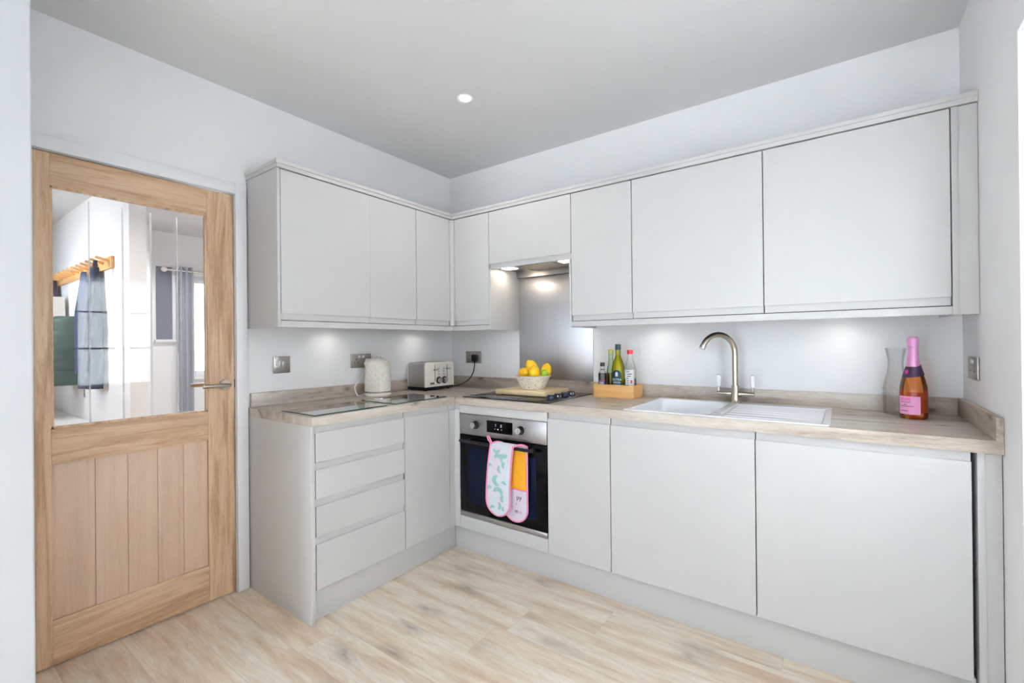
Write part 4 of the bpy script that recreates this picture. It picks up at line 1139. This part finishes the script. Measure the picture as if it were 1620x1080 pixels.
glass_board(.300, .580, -1.462, -1.072, 'clear glass worktop saver nearest the open end of the left run')
glass_board(.285, .572, -1.012, -.640, 'clear glass worktop saver in front of the kettle and toaster')

# ---------------------------------------------------------------- kettle
kx, ky = .118, -.775
t = Thing('electric_kettle', 'cream electric kettle with embossed diamond pattern', 'kettle', (kx, ky, .9102))
b = B(); lathe(b, [(0, 0), (.078, 0), (.082, .004), (.082, .014), (.078, .018), (0, .018)], (kx, ky, .9102), 44); t.part('power_base', b, M['cream'])
b = B(); lathe(b, [(0, .0185), (.0765, .0185), (.0775, .021), (.0775, .027), (0, .027)], (kx, ky, .9102), 44); t.part('metal_band', b, M['chrome'], label='polished metal band')
b = B()
prof = [(.0770, .028), (.0775, .05), (.0770, .08), (.0760, .11), (.0745, .14), (.0725, .165), (.0690, .190), (.0620, .208), (.0540, .218)]
seg, rows = 96, 72
def kprof(z):
    for (r0, z0_), (r1, z1_) in zip(prof[:-1], prof[1:]):
        if z <= z1_: return r0 + (r1 - r0) * (z - z0_) / (z1_ - z0_)
    return prof[-1][0]
R_ = []
for j in range(rows + 1):
    z = .028 + (.218 - .028) * j / rows; row = []
    for i in range(seg):
        a = 2 * PI * i / seg
        tri = lambda q: abs((q % 1) - .5) * 2
        e = .0026 * min(tri(a * 6 / PI + z * 26), tri(a * 6 / PI - z * 26)) * (1 if z < .180 else max(0, (.205 - z) / .025))
        r = kprof(z) + e; row.append(b.verts.new((kx + r * math.cos(a), ky + r * math.sin(a), .9102 + z)))
    R_.append(row)
for j in range(rows):
    for i in range(seg): b.faces.new([R_[j][i], R_[j][(i + 1) % seg], R_[j + 1][(i + 1) % seg], R_[j + 1][i]])
b.faces.new(R_[0][::-1])
lathe(b, [(.0540, .218), (.050, .219)], (kx, ky, .9102), 48)
bmesh.ops.remove_doubles(b, verts=b.verts, dist=1e-5)
t.part('kettle_body', b, M['cream'], smooth=16)
b = B(); lathe(b, [(0, .214), (.0505, .214), (.0510, .2205), (.044, .2270), (.020, .2305), (0, .2312)], (kx, ky, .9102), 40); ld = t.part('lid', b, M['cream'])
dirk = Vector((math.cos(math.radians(146)), math.sin(math.radians(146)), 0)); dirk = Vector((-.74, .67, 0)).normalized()
up = V(0, 0, 1); k0 = V(kx, ky, .9102)
hp = [k0 + dirk * .062 + up * .206, k0 + dirk * .072 + up * .236, k0 + dirk * .092 + up * .244, k0 + dirk * .110 + up * .225, k0 + dirk * .113 + up * .150, k0 + dirk * .108 + up * .080, k0 + dirk * .076 + up * .050]
b = B(); tube(b, spline(hp, 6), .0105, 14); t.part('handle', b, M['cream'])
b = B(); side = V(.815, .58, 0) * .030
tube(b, spline([k0 - side + up * .226, k0 - side * .8 + up * .242, k0 + up * .2475, k0 + side * .8 + up * .242, k0 + side + up * .226], 6), .0042, 10); t.part('lid_loop', b, M['cream'], parent=ld)
sd = Vector((-.62, -.78, 0)).normalized()
b = B()
pA = k0 + sd * .060 + up * .196; tube(b, [pA - up * .018, pA + sd * .008 + up * .002, pA + sd * .014 + up * .012], .010, 12, radii=[.016, .014, .009]); t.part('spout', b, M['cream'])
b = B(); tube(b, spline([(kx - .055, ky - .055, .920), (kx - .065, ky - .085, .914), (kx - .062, ky - .105, .920), (kx - .080, ky - .108, .965), (kx - .085, ky - .070, 1.01), (kx - .092, ky - .035, 1.045), (kx - .095, ky - .015, 1.075), (kx - .092, ky - .003, 1.095)], 8), .0038, 8)
t.part('power_cord', b, M['white_plastic'])
b = B(); box(b, .0085, .045, -.790, -.742, 1.090, 1.136, .006); t.part('plug', b, M['white_plastic'])

# ---------------------------------------------------------------- toaster
t = Thing('toaster', 'four-slice toaster with cream front, steel sides and black base', 'toaster', (.115, -.335, .9102))
X0, X1, Y0, Y1 = .028, .208, -.468, -.196; Z0 = .9102
b = B(); box(b, X0 + .004, X1 - .006, Y0 + .003, Y1 - .003, Z0 + .006, Z0 + .026, .003)
for xx in (X0 + .02, X1 - .03):
    for yy in (Y0 + .03, Y1 - .03): cyl(b, (xx, yy, Z0), (xx, yy, Z0 + .008), .010, seg=12)
t.part('base', b, M['black'])
b = B(); r = .028
def rrect(x0, x1, z0, z1, r): 
    P = [(x0, z0), (x1, z0)]
    for cx, a0 in ((x1 - r, 0), (x0 + r, PI / 2)):
        for i in range(7): a = a0 + PI / 2 * i / 6; P.append((cx + r * math.cos(a), z1 - r + r * math.sin(a)))
    return P
prism(b, [(yy, zz) for yy, zz in rrect(Y0 + .002, Y1 - .002, Z0 + .025, Z0 + .190, .024)], 'x', X0 + .012, X1 - .012)
t.part('steel_shell', b, M['steel'])
for xa, xb_ in ((X1 - .013, X1), (X0, X0 + .013)):
    b = B(); prism(b, rrect(Y0, Y1, Z0 + .024, Z0 + .192, .024), 'x', xa, xb_, bev=.003); t.part('end_panel', b, M['cream'])
b = B()
for k in range(2):
    for m in range(2): box(b, X0 + .045 + k * .058, X0 + .075 + k * .058, Y0 + .022 + m * .125, Y0 + .132 + m * .125 - .010, Z0 + .186, Z0 + .1908)
t.part('slot', b, M['black'])
M['knobmetal'] = M['chrome']
for ys_, zs_ in ((Y0 + .088, .138), (Y0 + .205, .143)):
    t.part('lever_track', bx(X1 - .001, X1 + .0008, ys_ - .002, ys_ + .002, Z0 + .060, Z0 + .172), M['black'])
    b = B(); box(b, X1 + .001, X1 + .020, ys_ - .016, ys_ + .016, Z0 + zs_ - .006, Z0 + zs_ + .006, .004); t.part('lever', b, M['steel'])
for ys_ in (Y0 + .124, Y0 + .176):
    b = B(); cyl(b, (X1 - .001, ys_, Z0 + .066), (X1 + .004, ys_, Z0 + .066), .0245, seg=32); k = t.part('browning_dial', b, M['black'])
    b = B(); cyl(b, (X1 + .004, ys_, Z0 + .066), (X1 + .022, ys_, Z0 + .066), .0175, .0165, 28); t.part('dial_cap', b, M['chrome'], parent=k, label='bright metal dial cap')
b = B()
for ys_ in (Y0 + .124, Y0 + .172):
    for zs_ in (.108, .126, .144): cyl(b, (X1 - .001, ys_, Z0 + zs_), (X1 + .003, ys_, Z0 + zs_), .0055, seg=14)
t.part('button', b, M['steel'])
b = B(); box(b, X1 - .0005, X1 + .0008, Y0 + .045, Y0 + .083, Z0 + .040, Z0 + .054); t.part('badge', b, M['greyprint'])
b = B(); tube(b, spline([(X0 + .06, Y1 - .004, Z0 + .016), (X0 + .09, Y1 + .03, Z0 + .006), (X0 + .130, Y1 + .095, Z0 + .010), (.215, -.055, Z0 + .045), (.243, -.030, Z0 + .100), (.252, -.026, Z0 + .150), (.255, -.028, Z0 + .185)], 8), .0036, 8)
t.part('power_cord', b, M['black'])
b = B(); box(b, .232, .278, -.040, -.0085, 1.094, 1.142, .006); cyl(b, (.255, -.028, 1.096), (.255, -.028, 1.080), .006, .0045, 12); t.part('plug', b, M['black'])

# ---------------------------------------------------------------- switch plates
M['plate'] = plain('satin_steel_plate', srgb(168, 162, 156), 0.36, 0.9, var=.03, scale=40)
def plate(name, label, cat, axis, a0, a1, z0, z1, kind):
    c = ((a0 + a1) / 2); zc = (z0 + z1) / 2
    loc = {'x': (0.0005, c, z0), 'y': (c, -.0005, z0), 'r': (XR - .0005, c, z0)}[axis]
    t = Thing(name, label, cat, loc)
    def bxx(d0, d1, u0, u1, w0, w1, bev=0):
        b = B()
        if axis == 'x': box(b, d0, d1, u0, u1, w0, w1, bev)
        elif axis == 'y': box(b, u0, u1, -d1, -d0, w0, w1, bev)
        else: box(b, XR - d1, XR - d0, u0, u1, w0, w1, bev)
        return b
    t.part('face_plate', bxx(.0005, .0075, a0, a1, z0, z1, .0025), M['plate'])
    if kind == 'switch':
        for s in (-1, 1):
            t.part('rocker', bxx(.0075, .0105, c + s * .0095 - .008, c + s * .0095 + .008, zc - .017, zc + .017, .001), M['steel'])
        for s in (-1, 1):
            t.part('screw', bxx(.0075, .0082, c + s * .030 - .003, c + s * .030 + .003, zc - .003, zc + .003), M['greyprint'])
    else:
        n = 2
        for s in (-1, 1):
            cc = c + s * .036
            if axis == 'r': cc = c + s * .036
            b = bxx(.0072, .0080, cc - .0025, cc + .0025, zc + .004, zc + .013)
            for q in (-1, 1):
                tb = bxx(.0072, .0080, cc + q * .011 - .004, cc + q * .011 + .004, zc - .014, zc - .009); merge(b, tb)
            t.part('socket_hole', b, M['black'])
            t.part('rocker', bxx(.0075, .0105, c + s * .014 - .0085, c + s * .014 + .0085, zc + .018, zc + .034, .001), M['white_plastic'] if axis == 'x' else M['steel'])
plate('light_switch', 'square steel two-gang light switch on the left wall near the door', 'switch', 'x', -1.353, -1.263, 1.075, 1.166, 'switch')
plate('double_socket', 'steel double socket on the left wall behind the kettle', 'socket', 'x', -.888, -.742, 1.080, 1.167, 'socket')
plate('double_socket', 'steel double socket with a black plug in the corner above the toaster', 'socket', 'y', .152, .300, 1.080, 1.167, 'socket')
plate('double_socket', 'steel double socket on the right wall near the pink bottle', 'socket', 'r', -.292, -.138, 1.072, 1.156, 'socket')

# ---------------------------------------------------------------- hall beyond the oak door
HC = -1.52     # coat wall plane, faces -y
b = B(); box(b, -4.7, -1.71, HC, HC + .10, 0, H); struct('wall_hall', b, M['wall'], 'white hall wall holding the coat rail')
WY0, WY1, WZ0, WZ1 = -.49, .30, .87, 2.03
FX = -3.68
b = B()
box(b, -4.8, -4.7, -3.2, HC + .05, 0, H)
box(b, FX - .1, FX, HC + .1, WY0, 0, H); box(b, FX - .1, FX, WY1, 3.3, 0, H); box(b, FX - .1, FX, WY0, WY1, 0, WZ0); box(b, FX - .1, FX, WY0, WY1, WZ1, H)
box(b, FX, FX + .30, HC + .1, -.93, 0, H)
struct('wall_far', b, M['wall'], 'white wall at the far end of the hall')
b = B(); box(b, -4.8, -3.2, -3.3, -3.2, 0, H); box(b, -2.2, -.12, -3.3, -3.2, 0, H); box(b, -3.2, -2.2, -3.3, -3.2, 0, 1.2); box(b, -3.2, -2.2, -3.3, -3.2, 2.1, H); struct('wall_hall_front', b, M['wall'], 'white hall wall')
b = B(); box(b, -4.8, 0, 3.3, 3.4, 0, H); box(b, -.12, 0, .12, 3.3, 0, H); struct('wall_hall_back', b, M['wall'], 'white hall wall')
b = B(); box(b, -4.7, -1.7, HC - .016, HC, 0, .12, .003); struct('baseboard_hall', b, M['trim'], 'white hall skirting')
b = B(); box(b, -4.69, -1.68, HC - .22, HC - .017, .565, .605, .003); box(b, -4.69, -1.68, HC - .20, HC - .018, 0, .565)
solo('hall_bench', b, M['trim'], 'long white boxed ledge below the coats beyond the oak door', 'ledge', loc=(-3, HC - .1, 0))
upvc_window('window_2', FX - .09, FX - .03, WY0, WY1, WZ0, WZ1, 'x', bars=())
upvc_window('fill_window_3', -3.2, -2.2, -3.29, -3.23, 1.2, 2.1, 'y', bars=())  # unseen window added to throw daylight on the coat wall
b = B(); box(b, FX - .02, FX + .06, WY0 - .03, WY1 + .03, WZ0 - .03, WZ0 - .002, .004); struct('trim_2', b, M['trim'], 'white window sill beyond the oak door')

M['cloth_grey'] = plain('grey_curtain_cloth', srgb(168, 170, 180), 0.9, var=.04, scale=30)
M['cloth_slate'] = plain('slate_blind_cloth', srgb(126, 128, 140), 0.9, var=.03, scale=30)
# curtain pole and curtain
PX = FX + .10
t = Thing('curtain_pole', 'chrome curtain pole by the window seen through the door glass', 'curtain pole', (PX, -.2, 2.07))
b = B(); tube(b, [(PX, -.74, 2.07), (PX, .6, 2.07)], .013, 14); t.part('pole', b, M['chrome'])
b = B(); ball(b, (PX, -.755, 2.07), .028); t.part('finial', b, M['white_plastic'])
b = B(); cyl(b, (FX + .001, -.70, 2.07), (PX, -.70, 2.07), .008); t.part('bracket', b, M['chrome'])
b = B(); random.seed(3)
def curt(u, v):
    return (PX + .024 * math.sin(u * PI * 5) * (.6 + .4 * v), -.615 + .135 * u, .12 + 2.0 * v)
grid(b, curt, 56, 10, .003)
solo('curtain', b, M['cloth_grey'], 'long pale grey curtain hanging beside the bright window beyond the door', 'curtain', loc=(PX, -.55, .12), smooth=70)
t = Thing('roller_blind', 'slate grey blind on the wall left of the curtain beyond the door', 'blind', (FX + .02, -.72, 1.28))
t.part('fabric', bx(FX + .006, FX + .010, -.80, -.655, 1.305, 2.11), M['cloth_slate'])
b = B(); box(b, FX + .001, FX + .02, -.655, -.625, 1.285, 2.13, .003); box(b, FX + .001, FX + .04, -.82, -.625, 1.275, 1.303, .003); t.part('surround', b, M['trim'])

# coat rail with pegs
t = Thing('coat_rail', 'slatted oak coat rail with many pegs on the hall wall', 'coat rail', (-3.0, HC - .01, 1.80))
RX0, RX1 = -4.60, -2.06; rz = 1.875
b = B(); box(b, RX0, RX1, HC - .022, HC - .0005, rz - .045, rz + .045, .004); t.part('back_board', b, M['bamboo'])
npeg = 17
for i in range(npeg):
    xx = RX1 - .05 - i * .15
    b = B(); tb = B(); box(tb, -.012, .012, -.085, 0, -.010, .010, .003)
    bmesh.ops.transform(tb, matrix=Matrix.Translation((xx, HC - .020, rz + .005)) @ Matrix.Rotation(-.30, 4, 'X'), verts=tb.verts); merge(b, tb)
    t.part('peg', b, M['bamboo'])

# coats
def coat(name, label, cat, x, w, z1, z0, depth, mat, fold=4, flare=1.2, quilt=0, hem_drop=0.0, seed=1):
    rnd = random.Random(seed); ph = rnd.random() * 6
    b = B()
    def surf(u, v):      # u round the garment 0..1 (front half sweep), v bottom to top
        a = PI * u
        s = 1 - v
        ww = w * (.42 + .58 * min(1, s * 2.2)) * (1 + (flare - 1) * s)
        dd = depth * (.35 + .65 * min(1, s * 2.5))
        rip = 1 + .10 * math.sin(fold * 2 * a + ph) * min(1, s * 2)
        if quilt: rip += .17 * abs(math.sin(s * quilt * PI))
        zz = z0 + (z1 - z0) * v + hem_drop * s * math.cos(a)
        return (x - ww / 2 * math.cos(a), HC - .030 - dd * math.sin(a) * rip, zz)
    grid(b, surf, 28, 60 if quilt else 26, .006)
    return solo(name, b, mat, label, cat, loc=(x, HC - .03, z0), group='coats on the hall rail', smooth=75)
M['navy'] = plain('navy_wool', srgb(34, 42, 64), 0.9, var=.08, scale=40); M['plum'] = plain('plum_grey_cloth', srgb(78, 70, 86), 0.9, var=.06, scale=30)
M['blue'] = plain('denim_blue_cloth', srgb(44, 54, 84), 0.9, var=.08, scale=30); M['offwhite'] = plain('off_white_cloth', srgb(206, 202, 194), 0.9, var=.03)
M['bottle_green'] = plain('bottle_green_nylon', srgb(62, 86, 78), 0.45, var=.06, scale=30)
coat('coat', 'navy coat hanging nearest the near end of the oak rail', 'coat', -2.42, .34, 1.86, .90, .10, M['navy'], 3, 1.05, seed=2)
coat('coat', 'denim blue coat hanging between the navy coat and the green puffer jacket', 'coat', -2.78, .28, 1.86, 1.0, .06, M['blue'], 4, 1.05, seed=8)
coat('puffer_jacket', 'quilted bottle-green puffer jacket on the oak rail', 'jacket', -3.15, .40, 1.50, .90, .34, M['bottle_green'], 2, 1.05, quilt=9, seed=4)
coat('cardigan', 'off-white garment hanging behind the green puffer jacket', 'cardigan', -3.56, .24, 1.70, .98, .40, M['offwhite'], 3, 1.05, seed=6)
coat('coat', 'plum grey coat hanging farthest along the oak rail', 'coat', -3.90, .36, 1.88, .92, .40, M['plum'], 4, 1.05, seed=7)
t = Thing('umbrella', 'long navy folded umbrella hanging by its strap from the nearest peg', 'umbrella', (-2.16, HC - .10, .90))
b = B(); tube(b, [(-2.13, HC - .095, 1.88), (-2.14, HC - .10, 1.78), (-2.16, HC - .13, 1.5), (-2.18, HC - .15, 1.08), (-2.19, HC - .15, .93)], .02, 12, radii=[.012, .016, .019, .022, .012]); t.part('canopy', b, M['navy'])
b = B(); tube(b, [(-2.19, HC - .15, .93), (-2.19, HC - .15, .89)], .003, 8); tube(b, [(-2.21, HC - .15, .85), (-2.17, HC - .15, .85), (-2.19, HC - .15, .89)], .002, 6, closed=True); t.part('buckle', b, M['greyprint'])

# hall lamps: one visible through the glass, the rest added as fill
downlight(-2.6, -.62, 'recessed downlight in the hall ceiling seen through the door glass', 45, col=(.94, .97, 1))
downlight(-1.2, .6, 'added fill downlight in the hall ceiling away from the door', 50, col=(.94, .97, 1))
downlight(-2.6, -2.35, 'added fill downlight in the hall ceiling in front of the coats', 30)
downlight(-0.9, -2.0, 'added fill downlight in the hall ceiling nearest the oak door', 30)

# outdoors
M['paving'] = plain('pale_paving', srgb(222, 219, 213), 0.9, var=.06, scale=2)
b = B(); box(b, -9, 12, -12, 9, -.5, -.16); struct('ground', b, M['paving'], 'pale paving outside')

# ------------------------------------------------------------------ daylight
w = bpy.data.worlds.new('daylight'); scene.world = w; w.use_nodes = True
bg = w.node_tree.nodes['Background']; bg.inputs[0].default_value = (.71, .85, 1.0, 1); bg.inputs[1].default_value = 17.0
SL = bpy.data.lights.new('sun', 'SUN'); SL.energy = 110; SL.angle = math.radians(1.0); SL.color = (.86, .93, 1.0)
so = bpy.data.objects.new('sun', SL); C.objects.link(so); so.location = (8, 1, 6)
so.rotation_euler = V(-.84, -.12, -.45).to_track_quat('-Z', 'Y').to_euler()
def portal(loc, rot, sx, sy):
    o = area('window_portal', loc, rot, sx, sy, 1.0); o.data.cycles.is_portal = True
portal((.965, FY - .01, 1.075), (-PI / 2, 0, 0), .57, 2.15)
portal((FX, (WY0 + WY1) / 2, (WZ0 + WZ1) / 2), (0, -PI / 2, 0), WZ1 - WZ0, WY1 - WY0)
portal((-2.7, -3.215, 1.65), (-PI / 2, 0, 0), 1.0, .9)
portal((XR + .24, (GY0 + GY1) / 2, (GZ0 + GZ1) / 2), (0, PI / 2, 0), GZ1 - GZ0, abs(GY1 - GY0))

# ------------------------------------------------------------------ camera
CAM = dict(x=2.4812, y=-2.5683, z=1.2229, yaw=0.6184, pit=0.0023, rol=-0.0100, f=723.207, sx=13.633, sy=1.071)
cy_, sy_ = math.cos(CAM['yaw']), math.sin(CAM['yaw']); cp, sp2 = math.cos(CAM['pit']), math.sin(CAM['pit'])
fw = V(-sy_ * cp, cy_ * cp, sp2); r_ = V(cy_, sy_, 0); u_ = r_.cross(fw)
cr_, sr_ = math.cos(CAM['rol']), math.sin(CAM['rol'])
r2, u2 = r_ * cr_ + u_ * sr_, u_ * cr_ - r_ * sr_
cd = bpy.data.cameras.new('camera'); co = bpy.data.objects.new('camera', cd); C.objects.link(co)
Mx = Matrix(((r2.x, u2.x, -fw.x, CAM['x']), (r2.y, u2.y, -fw.y, CAM['y']), (r2.z, u2.z, -fw.z, CAM['z']), (0, 0, 0, 1)))
co.matrix_world = Mx
cd.sensor_fit = 'HORIZONTAL'; cd.sensor_width = 36.0; cd.lens = CAM['f'] / 1620 * 36.0
cd.shift_x = -CAM['sx'] / 1620; cd.shift_y = CAM['sy'] / 1620
cd.clip_start = 0.02; cd.clip_end = 60
scene.camera = co

vs_ = scene.view_settings
scene.display_settings.display_device = 'sRGB'
vs_.view_transform = 'Standard'; vs_.look = 'None'; vs_.exposure = 0.72; vs_.gamma = 1.0; vs_.use_curve_mapping = False
cyc = scene.cycles
cyc.use_denoising = True
cyc.max_bounces = 12; cyc.diffuse_bounces = 7; cyc.glossy_bounces = 6; cyc.transmission_bounces = 10; cyc.transparent_max_bounces = 16
cyc.caustics_reflective = False; cyc.caustics_refractive = False
cyc.sample_clamp_indirect = 8.0
